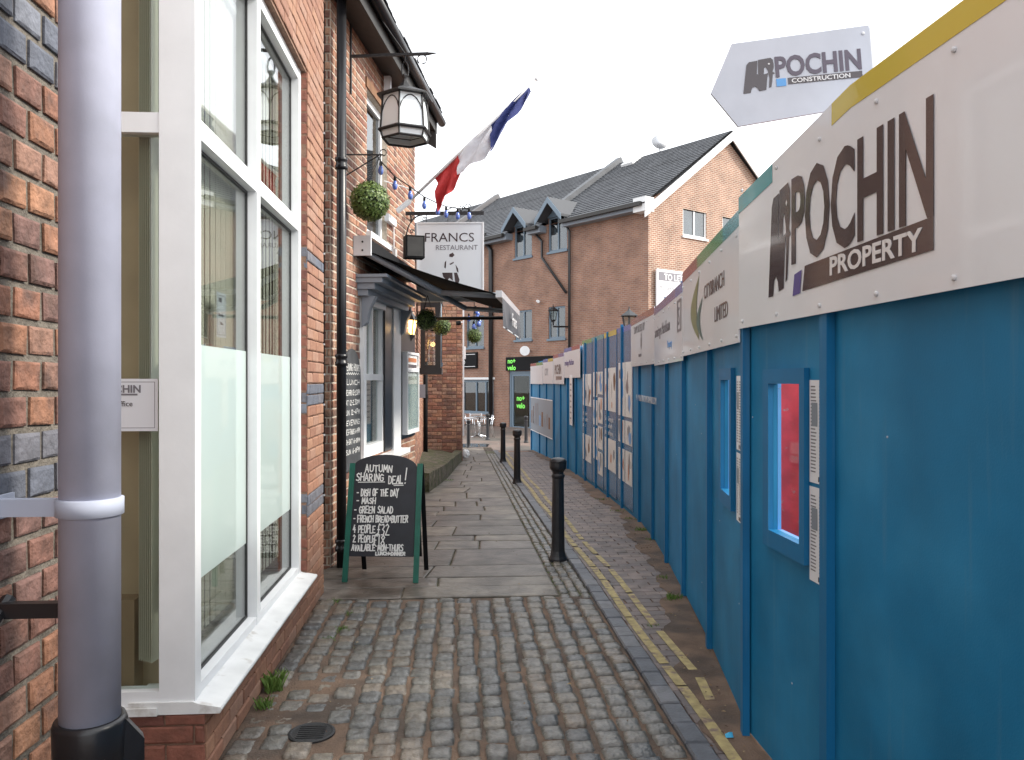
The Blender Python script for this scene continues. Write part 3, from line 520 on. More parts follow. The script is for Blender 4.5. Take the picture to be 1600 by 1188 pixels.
MB().box(up1+.1, up1+.16, -.1, -.03, EZ-.22, EZ-.06, FM).build('eaves_floodlight', M['pgrey'], rf)
# upper window slot (white frame in a brick reveal) with rusty timber lintel
uw = MB().box(up0-.098, up0-.03, .06, .12, uz0+.002, uz1-.002, FM).build('upper_window', M['white'], rb)
MB().box(up1+.31, up1+.378, .06, .12, uz0+.002, uz1-.002, FM).build('window_frame', M['white'], uw); MB().box(up0-.03, up1+.31, .062, .118, uz0+.002, uz0+.07, FM).build('window_frame', M['white'], uw)
MB().box(up0-.03, up1+.31, .062, .118, uz1-.07, uz1-.002, FM).build('window_frame', M['white'], uw); MB().box(up0-.03, up1+.31, .085, .09, uz0+.07, uz1-.07, FM).build('pane', M['glassd'], uw)
MB().box(up0-.16, up1+.44, -.012, .05, uz1+.001, uz1+.10, FM).build('lintel', M['rust'], uw); MB().box(up0-.14, up1+.42, -.05, .058, uz0-.06, uz0, FM).build('sill', M['white'], uw)
# ground floor sash window with moulded hood
def fb(nm, a, b, y0, y1, c, d, mt, par): return MB().box(a, b, y0, y1, c, d, FM).build(nm, M[mt], par)
sw = fb('sash_window', s0, s0+.10, -.035, .10, zsill, ztop, 'white', rb)
sa, sb = fac(599, 600)[0], fac(611, 600)[0]; mid = fac(585, 590)[1]
fb('window_frame', sb, s1, -.035, .10, zsill, ztop, 'white', sw); fb('black_shutter', sa, sb-.002, -.02, .08, zsill+.02, ztop, 'black', sw)
fb('head', s0+.10, sa, -.03, .10, ztop-.06, ztop, 'white', sw); fb('meeting_rail', s0+.10, sa, .0, .07, mid-.03, mid+.035, 'white', sw); fb('bottom_rail', s0+.10, sa, .0, .07, zsill+.02, zsill+.14, 'white', sw)
fb('glazing_bar', (s0+.1+sa)/2-.02, (s0+.1+sa)/2+.02, .01, .06, mid+.035, ztop-.06, 'white', sw); fb('sash_stile', s0+.10, s0+.15, .002, .07, zsill+.14, ztop-.06, 'white', sw); fb('sash_stile', sa-.05, sa-.001, .002, .07, zsill+.14, ztop-.06, 'white', sw)
fb('pane', s0+.15, sa-.05, .045, .05, mid+.035, ztop-.06, 'glass', sw); fb('pane', s0+.15, sa-.05, .055, .06, zsill+.14, mid-.03, 'glass', sw)
fb('curtain', s0+.16, s0+.30, .10, .11, mid-.45, mid-.02, 'paper', sw); fb('room_back', s0-.1, s1+.1, 1.2, 1.25, .2, 2.9, 'dark', sw); fb('lower_blind', s0+.2, sa, .13, .135, zsill+.05, mid, 'lead', sw)
fb('sill', s0-.07, s1+.08, -.13, .10, zsill-.055, zsill-.001, 'white', sw)
hd = MB()
for k, (o_, z0, z1) in enumerate(((.10, ztop+.0, ztop+.06), (.17, ztop+.061, ztop+.12), (.25, ztop+.121, ztop+.17), (.30, ztop+.171, ztop+.20))): hd.box(s0-.06-o_*.3, s1+.10+o_*.3, -o_, .005, z0, z1, FM)
hd.build('moulded_hood', M['lead'], sw); 
for q in (s0-.03, s1+.0): MB().prism([FM@Vector(p) for p in ((q, -.16, ztop), (q, -.02, ztop), (q, -.02, ztop-.30), (q, -.07, ztop-.26), (q, -.10, ztop-.12))], RU*.09).build('hood_console', M['lead'], sw)
# black cast iron downpipe at the corner
ip = thing('downpipe', 'tall black iron downpipe at the near corner of the restaurant', 'pipe', fp(.02, 0, .08)); c = fp(.02, 0, .085)
MB().tube([c+ZZ*-.02, c+ZZ*(EZ+.05)], .042, 16).build('pipe', M['black'], ip, True)
for z in (.12, 1.72, 3.42): MB().lathe([(.043, 0), (.054, .004), (.054, .035), (.048, .04), (.048, .07), (.054, .075), (.054, .10), (.043, .104)], (c.x, c.y, z), 16).build('collar', M['black'], ip, True)
cb = thing('cable_conduit', 'thin cable run with pale clips beside the black downpipe', 'cable', fp(-.05, 0, .02)); MB().tube([fp(-.012, .3, -.06), fp(-.012, EZ-.1, -.06)], .008, 6).build('cable', M['blackm'], cb)
for i in range(14): MB().box(-.028, -.004, .05, .066, .6+i*.26, .615+i*.26, FM).build('clip', M['white'], cb)
# chalkboard with opening hours
a, b = fac(533, 600)[0], fac(560, 600)[0]; z0, z1 = fac(546, 735)[1], fac(546, 545)[1]; W_ = b-a
ck = thing('wall_chalkboard', 'tall arched grey chalkboard of opening hours beside the black downpipe', 'chalkboard', fp(a, z0, .01))
poly = [(a, z0), (b, z0), (b, z1-.28)]+[(a+W_/2+W_/2*math.cos(t), z1-.28+.28*math.sin(t)) for t in [i*math.pi/10 for i in range(1, 10)]]+[(a, z1-.28)]
MB().prism([fp(s, z, .006) for s, z in poly], RN*.018).build('board', M['greyboard'], ck)
MX = frame(fp(b, z0, .0245), RN)
MX = Matrix((RU, ZZ, RN)).transposed().to_4x4(); MX.translation = fp(a, z0, .0245)
H = z1-z0; lines = [('OPENING HOURS', .02, .80, .06), ('LUNCH', .16, .685, .045), ('TUES-FRI 12-2.30PM', .02, .60, .045), ('SAT 12-2.30PM', .02, .52, .045), ('SUN 12-4PM', .02, .44, .045), ('EVENING', .14, .355, .045), ('TUES-THURS 6-9PM', .02, .28, .045), ('FRI-SAT 6-10PM', .02, .20, .045), ('SUN 6-8PM', .12, .12, .045)]
chalk([(t, x*W_, y*H+.02, h, W_*(.93-x)) for t, x, y, h in lines], ck, MX, M['chalk'], .007, 3)
mb = MB(); zz = [(W_*(.05+i*.06), .775*H+.02+(.012 if i % 2 else -.008)) for i in range(15)]
for p, q in zip(zz, zz[1:]): mb.quad(MX@Vector((p[0], p[1]-.004, .002)), MX@Vector((q[0], q[1]-.004, .002)), MX@Vector((q[0], q[1]+.004, .002)), MX@Vector((p[0], p[1]+.004, .002)))
mb.build('chalk_wavy_line', M['chalk'], ck)
# glazed menu case
a, b = fac(626, 600)[0], fac(645, 600)[0]; z0, z1 = fac(635, 677)[1], fac(635, 551)[1]
mc = thing('menu_case', 'narrow white framed glass menu case on the restaurant wall', 'menu case', fp(a, z0, .05))
fb('back_board', a-.14, b+.04, -.02, -.001, z0-.05, z1+.25, 'black', mc); fb('case_back', a, b, -.06, -.021, z0, z1, 'paper', mc)
for q in ((a, a+.035, z0, z1), (b-.035, b, z0, z1), (a+.035, b-.035, z0, z0+.05), (a+.035, b-.035, z1-.24, z1-.21), (a+.035, b-.035, z1-.03, z1)): fb('case_frame', q[0], q[1], -.085, -.061, q[2], q[3], 'white', mc)
fb('title_card', a+.05, b-.05, -.066, -.062, z1-.20, z1-.04, 'paperp', mc); fb('title_print', a+.09, b-.09, -.069, -.0665, z1-.19, z1-.15, 'ink', mc); fb('title_print', a+.10, b-.10, -.069, -.0665, z1-.12, z1-.07, 'orange', mc)
fb('menu_sheet', a+.05, b-.06, -.065, -.062, z0+.08, z1-.30, 'paperp', mc); fb('pane', a+.036, b-.036, -.076, -.073, z0+.05, z1-.24, 'glass', mc)
# ================================================================ awning over the restaurant window
a0, a1 = fac(556, 400)[0], fac(556, 400)[0]+2.2; za = fac(560, 388)[1]; PR, DZ = 1.38, .47
aw = thing('awning', 'open black fabric awning with grey folding arms over the restaurant front', 'awning', fp(a0, za, 0))
cv = MB(); n = 8
for i in range(n):
    o0, o1 = .10+(PR-.10)*i/n, .10+(PR-.10)*(i+1)/n; sg = lambda o: -.05*math.sin(math.pi*(o-.1)/(PR-.1)); zz = lambda o: za-DZ*(o/PR)+sg(o)*.5
    cv.quad(fp(a0, zz(o0), o0), fp(a1, zz(o0), o0), fp(a1, zz(o1), o1), fp(a0, zz(o1), o1)); cv.quad(fp(a0, zz(o0)-.006, o0), fp(a0, zz(o1)-.006, o1), fp(a1, zz(o1)-.006, o1), fp(a1, zz(o0)-.006, o0))
cv.build('canopy_fabric', M['awning'], aw)
MB().box(a0-.06, a1+.06, -.14, -.002, za-.07, za+.07, FM).build('cassette', M['blackm'], aw)
ec = MB().box(a0-.09, a0-.061, -.17, -.002, za-.10, za+.09, FM).build('end_plate', M['pgrey'], aw)
for q in (-.05, .03): MB().lathe([(.010, 0), (.010, .004)], (0, 0, 0), 8).build('bolt', M['iron'], ec, M=Matrix.Translation(fp(a0-.091, za+q, .09)) @ Matrix((RN, ZZ, -RU)).transposed().to_4x4())
zf = za-DZ
MB().box(a0-.02, a1+.02, -PR-.03, -PR+.03, zf-.03, zf+.035, FM).build('front_bar', M['alu'], aw)
va = MB(); m_ = 12
for i in range(m_):
    s_, t_ = a0+(a1-a0)*i/m_, a0+(a1-a0)*(i+1)/m_; w1, w2 = .02*math.sin(i*1.3), .02*math.sin((i+1)*1.3)
    va.quad(fp(s_, zf-.03, PR+.032), fp(t_, zf-.03, PR+.032), fp(t_, zf-.31, PR+.04+w2), fp(s_, zf-.31, PR+.04+w1))
vl = va.build('valance', M['slateboard'], aw)
MB().tube([fp(a0, zf-.31, PR+.042), fp(a1, zf-.31, PR+.042)], .007, 6).build('valance_hem', M['white'], aw)
VM = Matrix((RU, ZZ, RN)).transposed().to_4x4(); VM.translation = fp(a0, zf-.31, PR+.058); text('Francs', .19, M['white_print'], vl, VM, .8, .07, 1.2)
def arm(s): 
    MB().tube([fp(s, za-.06, .10), fp(s+.22, zf+.05, .78)], .032, 8).build('arm', M['lead'], aw, True); MB().tube([fp(s+.22, zf+.05, .78), fp(s+.10, zf, PR-.02)], .028, 8).build('arm', M['lead'], aw, True)
arm(a0+.03); arm(a1-.40)
MB().tube([fp(a1+.35, za-.50, .02), fp(a1, zf-.05, PR-.02)], .022, 8).build('far_stay', M['blackm'], aw, True)
# ================================================================ hanging hexagonal lantern on an iron bracket
s_l = fac(545, 85)[0]+.05; zl = fac(545, 85)[1]; PL = .52
br = thing('lantern_bracket', 'long spiked iron bracket holding the big lantern under the eaves', 'bracket', fp(s_l, zl, 0))
MB().box(s_l-.012, s_l+.012, -.74, -.002, zl-.012, zl+.012, FM).build('bar', M['iron'], br); MB().tube([fp(s_l, zl, .74), fp(s_l, zl+.005, .84)], [.014, .001], 6).build('spike', M['iron'], br)
MB().tube([fp(s_l, zl+.75, .01), fp(s_l, zl+.01, PL)], .005, 5).build('stay_wire', M['iron'], br); MB().box(s_l-.015, s_l+.015, -.012, -.001, zl-.35, zl+.6, FM).build('wall_plate', M['iron'], br)
sc = [fp(s_l, zl-.05-.045*math.cos(t*.7), PL+.16+.045*math.sin(t*.7)) for t in range(9)]; MB().tube(sc, .006, 5).build('scroll', M['iron'], br)
lc = fp(s_l, 0, PL); zt = zl-.18
ln = thing('hanging_lantern', 'large six sided lantern with pale glass and arched frames hanging from the bracket', 'lantern', (lc.x, lc.y, zt-.6))
ring = [Vector((lc.x, lc.y, zt+.03))+RN*(.032*math.cos(t*.6283))+ZZ*(.085*math.sin(t*.6283)) for t in range(11)]; MB().tube(ring, .008, 6).build('hanging_ring', M['iron'], ln)
MB().tube([(lc.x, lc.y, zl), (lc.x, lc.y, zt+.11)], .006, 6).build('hook', M['iron'], ln)
MB().lathe([(.015, zt), (.03, zt-.02), (.018, zt-.05), (.03, zt-.08), (.045, zt-.10), (.06, zt-.125), (.268, zt-.215), (.268, zt-.23), (.0, zt-.225)], (lc.x, lc.y, 0), 6, .35).build('cap', M['iron'], ln)
ph = .35; hx = lambda r, k, z: Vector((lc.x+r*math.cos(ph+k*math.pi/3), lc.y+r*math.sin(ph+k*math.pi/3), z)); zt2, zb2 = zt-.23, zt-.545; rt, rb2 = .212, .235
fr = MB()
for k in range(6):
    fr.tube([hx(rt, k, zt2), hx(rb2, k, zb2)], .009, 5); fr.tube([hx(rb2+.01, k, zb2), hx(rb2+.01, k+1, zb2)], .016, 5); fr.tube([hx(rb2-.02, k, zb2-.075), hx(rb2-.02, k+1, zb2-.075)], .012, 5); fr.tube([hx(rb2, k, zb2), hx(rb2-.02, k, zb2-.075)], .008, 5)
    A_, B_ = hx(rt, k, zt2-.02), hx(rt, k+1, zt2-.02); C_, D_ = hx(rb2, k, zb2), hx(rb2, k+1, zb2)
    arc = [(A_.lerp(B_, t)).lerp(C_.lerp(D_, t), .5-.5*math.sin(math.pi*t)**.6) for t in [i/10 for i in range(11)]]; fr.tube(arc, .005, 4)
fr.build('frame', M['iron'], ln)
for k in range(6): MB().prism([hx(rt-.006, k, zt2), hx(rt-.006, k+1, zt2), hx(rb2-.006, k+1, zb2), hx(rb2-.006, k, zb2)], (hx(1, k+.5, 0)-Vector((lc.x, lc.y, 0))).normalized()*-.003).build('pane', M['opal'], ln); MB().prism([hx(rb2-.008, k, zb2-.01), hx(rb2-.008, k+1, zb2-.01), hx(rb2-.027, k+1, zb2-.07), hx(rb2-.027, k, zb2-.07)], (hx(1, k+.5, 0)-Vector((lc.x, lc.y, 0))).normalized()*-.003).build('lower_pane', M['opal'], ln)
# ================================================================ small ironwork, topiary balls, bulbs, flag, hanging sign, loudspeaker, lit lamp
def topiary(p, r, label, top, nleaf=1700, seed=1):
    rn = random.Random(seed); t = thing('topiary_ball', label, 'topiary', p-ZZ*r, 'clipped box balls hanging along the restaurant')
    mb = MB(); p = Vector(p)
    for i in range(nleaf):
        v = Vector((rn.gauss(0,1), rn.gauss(0,1), rn.gauss(0,1))).normalized(); c = p+v*r*rn.uniform(.88, 1.02); a = v.orthogonal().normalized(); a.rotate(Matrix.Rotation(rn.uniform(0, 6.28), 3, v)); a = (a+v*rn.uniform(-.2, .8)).normalized(); b = v.cross(a).normalized()
        l, w_ = rn.uniform(.011, .019)*r/.18, rn.uniform(.006, .010)*r/.18; mb.quad(c-a*l, c+b*w_, c+a*l, c-b*w_)
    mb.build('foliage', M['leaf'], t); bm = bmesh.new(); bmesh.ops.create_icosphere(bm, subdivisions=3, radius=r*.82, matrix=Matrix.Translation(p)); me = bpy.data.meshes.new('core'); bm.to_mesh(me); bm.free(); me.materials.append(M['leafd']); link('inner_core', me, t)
    w_ = MB()
    for k in range(3): w_.tube([p+Vector((r*.5*math.cos(k*2.1), r*.5*math.sin(k*2.1), r*.83)), Vector(top)], .003, 4)
    w_.build('hanging_wires', M['iron'], t)
sb_, zb_ = fac(532, 236)[0]+.12, fac(532, 236)[1]
bk = thing('scroll_bracket', 'thin scrolled iron bracket carrying the near topiary ball', 'bracket', fp(sb_, zb_, 0)); PB = .36
MB().tube([fp(sb_, zb_, .0), fp(sb_, zb_-.01, PB)], .007, 6).build('bar', M['iron'], bk); MB().tube([fp(sb_, zb_-.20, .0), fp(sb_, zb_-.015, PB-.04)], .006, 6).build('brace', M['iron'], bk)
MB().tube([fp(sb_, zb_+.01-.03*math.cos(t*.7), PB+.03*math.sin(t*.7)) for t in range(9)], .005, 5).build('scroll', M['iron'], bk)
d0 = fp(sb_, 0, PB).dot(FW); topiary(at(578, 315, d0), 31/F*d0, 'largest clipped green box ball hanging from the scrolled bracket above the awning', fp(sb_, zb_-.01, PB-.02), 2600, 1)
d1 = fp(a0+1.55, 0, .75).dot(FW); topiary(at(666, 500, d1), 17.5/F*d1, 'clipped green box ball hanging under the awning beside the lit lamp', at(668, 462, d1), 1300, 2)
d2 = d1+1.6; topiary(at(690, 510, d2), 15/F*d2, 'clipped green box ball half hidden behind the thin black pipe', at(690, 470, d2), 900, 3)
d3 = 12.8; topiary(at(741, 525, d3), 12.5/F*d3, 'small clipped green box ball hanging below a cluster of blue bulbs', at(741, 480, d3), 900, 4)
def bulb(p, parent, r=.026):
    p = Vector(p); s_ = MB().lathe([(.0, 0), (.012, -.002), (.015, -.03), (.013, -.045)], p, 10).build('socket', M['blackm'], parent, True)
    MB().lathe([(.012, -.043), (.018, -.055), (r, -.085), (r*.96, -.105), (r*.6, -.125), (.001, -.131)], p, 12).build('glass', M['bulb'], s_, True)
fs = thing('festoon_lights', 'string of blue light bulbs draped from the bracket to the hanging sign', 'string lights', fp(sb_, zb_, PB))
pts = [(589, 243, 7.35), (595, 252, 7.5), (617, 276, 7.8), (641, 292, 8.1), (663, 308, 8.5), (684, 318, 8.9), (697, 323, 9.2), (715, 326, 9.4), (733, 326, 9.5)]
MB().tube([at(*p) for p in pts], .006, 5).build('cable', M['blackm'], fs)
for p in pts[1:]: bulb(at(*p), fs)
bc = thing('bulb_cluster', 'bunch of blue bulbs bundled above the small topiary ball', 'string lights', at(741, 505, d3)); rn = random.Random(5)
MB().tube([at(741, 462, d3), at(741, 505, d3)], .006, 5).build('cable', M['blackm'], bc)
for i in range(8): bulb(at(741+rn.uniform(-9, 9), 478+i*4, d3+rn.uniform(-.1, .1)), bc, .034)
# flag pole and draped tricolour
fpn = thing('flag', 'furled blue white and red tricolour flag on a slanting white pole', 'flag', at(622, 333, 8.9))
P0, P1 = at(622, 332, 8.9), at(838, 124, 8.5); MB().tube([P0, P1], .016, 10).build('pole', M['pole'], fpn, True); MB().lathe([(.0, -.02), (.022, -.01), (.022, .01), (.0, .02)], P1, 10).build('finial', M['pgrey'], fpn)
MB().tube([P0-RU*.05+ZZ*.0, P0+(P1-P0)*.09], .03, 10).build('pole_socket', M['white'], fpn)
MB().tube([fp(fac(600,300)[0], P0.z+.32, .0), P0+(P1-P0)*.16], .006, 5).build('stay', M['white'], fpn)
ax = (P1-P0); dn = Vector((0, 0, -1)); perp = (dn-ax.normalized()*dn.dot(ax.normalized())).normalized(); side = ax.normalized().cross(perp)
def cloth(t0, t1, hang, mt, nm, drop=0., w0=1., w1=1.):
    nu, nv = 12, 8; vs = []
    for i in range(nu+1):
        t = t0+(t1-t0)*i/nu
        for j in range(nv+1):
            q = j/nv; h = hang*(w0+(w1-w0)*i/nu); ph_ = i*.8+q*2.0
            vs.append(P0+ax*t+perp*(q*h*.55)+dn*(drop*q*q*h)+side*(.055*math.sin(ph_+q*5)*q**.5+.03*math.sin(q*9+t*20))-ax.normalized()*(q*q*.12*h/.3))
    fs_ = [(i*(nv+1)+j, (i+1)*(nv+1)+j, (i+1)*(nv+1)+j+1, i*(nv+1)+j+1) for i in range(nu) for j in range(nv)]
    MB().add(vs, fs_).build(nm, mt, fpn, True)
cloth(.66, .95, .40, M['fl_blue'], 'blue_band', .1, .9, .2); cloth(.43, .675, .34, M['fl_white'], 'white_band', .15, .7, 1.05); cloth(.27, .445, .34, M['fl_red'], 'red_band', .5, .9, .75)
# hanging restaurant sign
dS = 9.75; SA, SB = at(651, 348, dS), at(756, 350, dS); sN = -(hdir(700)); sN.z = 0
hsg = thing('hanging_sign', 'white square hanging sign reading FRANCS RESTAURANT with a small dark figure', 'sign', SA)
SM = frame(at(651, 472, dS), (-.10, -1, 0)); wS, hS = 105/F*dS, 124/F*dS
MB().box(0, wS, 0, hS, -.03, 0, SM).build('board', mat('white_sign_face', (.72,.75,.78), .3), hsg)
for q in ((0, wS, hS-.016, hS), (0, wS, 0, .016), (0, .016, .016, hS-.016), (wS-.016, wS, .016, hS-.016)): MB().box(*q, .001, .012, SM).build('sign_frame', M['white'], hsg)
text('FRANCS', .155, M['ink'], hsg, SM, .09, hS-.235, 1.08, name='lettering'); text('RESTAURANT', .085, M['inkgrey'], hsg, SM, .23, hS-.335, .98)
fg = MB(); ox, oy = .40, hS-.80                                                   # little printed figure in dark patches
for poly in (((.0,.33),(.035,.345),(.05,.32),(.03,.30),(.0,.305)), ((-.045,.25),(-.03,.27),(-.035,.19),(-.05,.20)), ((.0,.235),(.04,.255),(.045,.245),(.01,.225)), ((.06,.23),(.085,.19),(.09,.15),(.075,.16),(.065,.2)), ((-.07,.15),(.03,.15),(.035,.07),(.0,.10),(-.02,.07),(-.06,.11)), ((.045,.15),(.075,.15),(.10,.08),(.07,-.02),(.04,-.04),(.06,.04)), ((-.04,.06),(.01,.06),(.025,-.05),(-.01,-.03),(-.03,.0))):
    fg.quad(*[SM@Vector((ox+x*1.25, oy+y*1.25, .002)) for x, y in poly])
fg.build('printed_figure', M['ink'], hsg)
hb = thing('sign_bracket', 'scrolled iron bracket carrying the white hanging sign', 'bracket', at(640, 333, dS)); zB = hS+.115
MB().box(-.14, wS+.0, zB-.022, zB+.022, -.03, -.01, SM).build('bar', M['iron'], hb)
for x in (.12, .38, .66): MB().tube([SM@Vector((x, hS-.004, -.02)), SM@Vector((x, zB-.02, -.02))], .005, 5).build('hanger', M['iron'], hb)
MB().tube([SM@Vector((-.13+.20*(1-math.cos(t*.196)), zB-.30+.28*math.sin(t*.196), -.02)) for t in range(9)], .009, 5).build('brace', M['iron'], hb)
for cx, cy, r in ((-.05, zB-.06, .035), (.09, zB-.07, .03), (.55, zB+.06, .035), (.62, zB+.075, .045), (-.06, zB-.22, .03)): MB().tube([SM@Vector((cx+r*(1-t*.07)*math.cos(t*.8), cy+r*(1-t*.07)*math.sin(t*.8), -.02)) for t in range(11)], .006, 5).build('scroll', M['iron'], hb)
MB().tube([SM@Vector((.35+.02*t, zB+.02+.05*math.sin(t*.31), -.02)) for t in range(11)], .006, 5).build('scroll', M['iron'], hb)
MB().tube([at(640, 333, dS), fp(SL-.2, zB+at(651,472,dS).z, 0)], .012, 6).build('wall_arm', M['iron'], hb)
dq = 8.9; LM = frame(at(634, 402, dq), (.25, -1, 0)); sp = thing('loudspeaker', 'black box loudspeaker fixed to the restaurant wall by the sign', 'loudspeaker', at(634, 402, dq))
MB().box(0, .215, 0, .25, -.16, 0, LM).build('cabinet', M['blackm'], sp); MB().box(.018, .197, .018, .232, .001, .006, LM).build('grille', M['timber'], sp); MB().box(.06, .10, .10, .14, -.5, -.16, LM).build('mount', M['iron'], sp)
jb = thing('junction_box', 'small white junction box and conduit on the restaurant brickwork', 'junction box', fp(2.2, 3.0, 0)); a, zq = fac(603, 340); MB().box(a-.07, a+.30, -.05, -.002, zq-.05, zq+.03, FM).build('box', M['white'], jb); MB().tube([fp(a+.33, zq-.02, .012), fp(a+.33, zq-.30, .012)], .008, 6).build('conduit', M['white'], jb); MB().box(a+.29, a+.37, -.04, -.001, zq-.40, zq-.30, FM).build('socket_box', M['white'], jb)
# lit wall lamp
dl = fp(fac(640, 510)[0], 0, .22).dot(FW); lp = at(641, 512, dl)
wlmp = thing('wall_lamp', 'lit carriage lamp glowing warm on the restaurant wall', 'wall lamp', lp-ZZ*.2)
MB().lathe([(.0, .30), (.012, .28), (.02, .20), (.075, .13), (.10, .10), (.10, .09), (.0, .09)], lp, 6).build('cap', M['black'], wlmp); MB().lathe([(.085, .09), (.052, -.09)], lp, 6).build('glass', M['warm'], wlmp)
mb = MB()
for k in range(6): mb.tube([lp+Vector((.088*math.cos(k*1.0472), .088*math.sin(k*1.0472), .09)), lp+Vector((.055*math.cos(k*1.0472), .055*math.sin(k*1.0472), -.09))], .007, 4)
mb.build('lamp_frame', M['black'], wlmp); MB().lathe([(.062, -.09), (.062, -.105), (.03, -.14), (.012, -.17), (.0, -.18)], lp, 6).build('base', M['black'], wlmp)
MB().tube([lp-ZZ*.15, lp-ZZ*.22-RN*.08, lp-ZZ*.16-RN*.26], .012, 6).build('arm', M['black'], wlmp)
pl = bpy.data.lights.new('lamp_light', 'POINT'); pl.energy = 1.2; pl.color = (1, .6, .25); pl.shadow_soft_size = .05; plo = bpy.data.objects.new('lamp_light', pl); COL.objects.link(plo); plo.location = lp+RN*.14; plo.parent = wlmp; plo.matrix_parent_inverse = wlmp.matrix_basis.inverted()
# ================================================================ A-board on the flagstones
ab = thing('a_board', 'green framed blackboard easel sign with chalked Autumn Sharing Deal menu', 'easel sign', (-.62, 6.2, 0))
aL, aR = gnd(535, 912), gnd(654, 913); ax_ = (aR-aL); ax_.z = 0; wA = ax_.length; ax_.normalize(); aN = Vector((ax_.y, -ax_.x, 0))*1.0
if aN.dot(FW) > 0: aN = -aN
tilt = R(9); upv = (ZZ*math.cos(tilt)-aN*math.sin(tilt)); AM = Matrix((ax_, upv, ax_.cross(upv))).transposed().to_4x4(); AM.translation = aL+ZZ*.012
hA = 1.0
def stile(x0, x1, dx): MB().prism([AM@Vector(p) for p in ((x0, 0, 0), (x1, 0, 0), (x1+dx, hA*.935, 0), (x0+dx, hA*.935, 0))], AM.to_3x3()@Vector((0, 0, .024))).build('stile', M['green'], ab)
stile(0, .042, .03); stile(wA-.042, wA, .012)
arc = [(.05, .20), (wA-.045, .20), (wA-.032, .90)]+[(wA/2+.012+(wA/2-.045)*math.cos(t), .90+.105*math.sin(t)) for t in [i*math.pi/14 for i in range(1, 14)]]+[(.072, .90)]
MB().prism([AM@Vector((x, y, .003)) for x, y in arc], AM.to_3x3()@Vector((0, 0, .014))).build('blackboard_panel', M['slateboard'], ab)
back = -aN*.42; RMx = lambda x, z, o=0: aL+ax_*x+ZZ*z
for x in (.06, wA-.02): MB().prism([aL+ax_*x+back+ZZ*.012, aL+ax_*(x+.035)+back+ZZ*.012, AM@Vector((x+.035, hA*.93, -.01)), AM@Vector((x, hA*.93, -.01))], -aN*.02).build('rear_leg', M['blackm'], ab)
MB().prism([AM@Vector((.07, .91, -.012)), AM@Vector((wA-.03, .91, -.012)), aL+ax_*(wA-.03)+back*.86+ZZ*.14, aL+ax_*.07+back*.86+ZZ*.14], -aN*.012).build('rear_panel', M['blackm'], ab)
CM = AM.copy(); CM.translation = AM@Vector((0, 0, .018))
k = wA/.60
chalk([('AUTUMN', .155*k, .865, .056, .22*k), ('SHARING', .085*k, .795, .056, .225*k), ('DEAL', .345*k, .775, .060, .12*k), ('!', .47*k, .78, .12, .028*k), ('- DISH OF THE DAY', .095*k, .675, .052, .335*k), ('- MASH', .095*k, .613, .045, .155*k), ('- GREEN SALAD', .08*k, .540, .050, .31*k), ('- FRENCH BREAD+BUTTER', .075*k, .468, .050, .435*k),
       ('4 PEOPLE', .075*k, .385, .056, .18*k), ('£32', .265*k, .365, .085, .105*k), ('2 PEOPLE', .078*k, .312, .054, .175*k), ('£18', .235*k, .285, .08, .10*k), ('AVAILABLE MON-THURS', .068*k, .245, .045, .41*k), ('LUNCH+DINNER', .26*k, .212, .024, .235*k)], ab, CM, M['chalk'], .0088, 8)
mb = MB()
for x0, x1, y in ((.10, .315, .780), (.375, .46, .766), (.385, .465, .755)): mb.quad(*[CM@Vector(p) for p in ((x0*k, y, .002), (x1*k, y+.003, .002), (x1*k, y+.009, .002), (x0*k, y+.006, .002))])
mb.build('chalk_underline', M['chalk'], ab)
# ================================================================ bollards
def bollard(p, h, label):
    t = thing('bollard', label, 'bollard', p, 'black cast iron bollards along the lane'); s_ = h/.91
    b = MB().lathe([(.085, -.02), (.085, .02), (.072, .045), (.062, .09), (.060, .12), (.052, .74), (.060, .755), (.060, .77), (.050, .785), (.052, .80), (.075, .83), (.078, .85), (.078, .885)], (0,0,0), 12).build('post', M['bollard'], t, M=Matrix.Translation(p) @ Matrix.Scale(s_, 4))
    MB().lathe([(.079, .884), (.079, .895), (.068, .912), (.045, .924), (.0, .93)], (0,0,0), 12).build('domed_cap', M['bollard'], t, True, M=Matrix.Translation(p) @ Matrix.Scale(s_, 4))
bollard(gnd(872, 876), .91, 'black bollard with worn domed cap on the setts closest to the cobbled lane'); bollard(gnd(808, 756), .91, 'second black bollard along the sett strip after the cobbles'); bollard(gnd(786, 723), .89, 'third black bollard along the sett strip after the cobbles')
q = at(732, 594, 23.5); bollard(Vector((q.x, q.y, gz(q.y))), .80, 'black bollard beside the far puddle in front of the cafe chairs')
bollard(gnd(762, 687), .88, 'leaning black bollard near the steel cafe table'); bollard(gnd(822, 692), .86, 'black bollard in front of the grey shop door by the hoarding end')
# ================================================================ brick pier, oriel window and wall beyond the restaurant
pw = thing('far_brick_pier', 'tall old red brick pier at the end of the mossy bank', 'pier', (-.35, 18.9, gz(18.5)))
PF = frame((0, 0, 0), (0, -1, 0)); xa, xb = at(660, 594, 18.5).x, at(722, 594, 18.5).x; yP = at(700, 594, 18.5).y
core = MB().box(xa, xb, yP+.012, yP+2.6, -.4, 3.35).build('wall', M['mortar_brown'], pw)
brickwork(core, (0, yP+.012, 0), (1,0,0), (0,-1,0), (xa, xb), (-.36, 3.35), course=.085, joint=.012, mt=M['brick_old'], nmax=300, bond=2)
brickwork(core, (xb, yP+.012, 0), (0,1,0), (1,0,0), (0, 2.58), (-.36, 3.35), course=.085, joint=.012, mt=M['brick_old'], nmax=0)
MB().box(xb+.013, xb+.05, yP+.03, yP+.08, .3, 3.3).build('white_pipe', M['pgrey'], pw); MB().box(xb+.013, xb+.09, yP+.5, yP+.75, 2.1, 2.4).build('alarm_box', M['white'], pw)
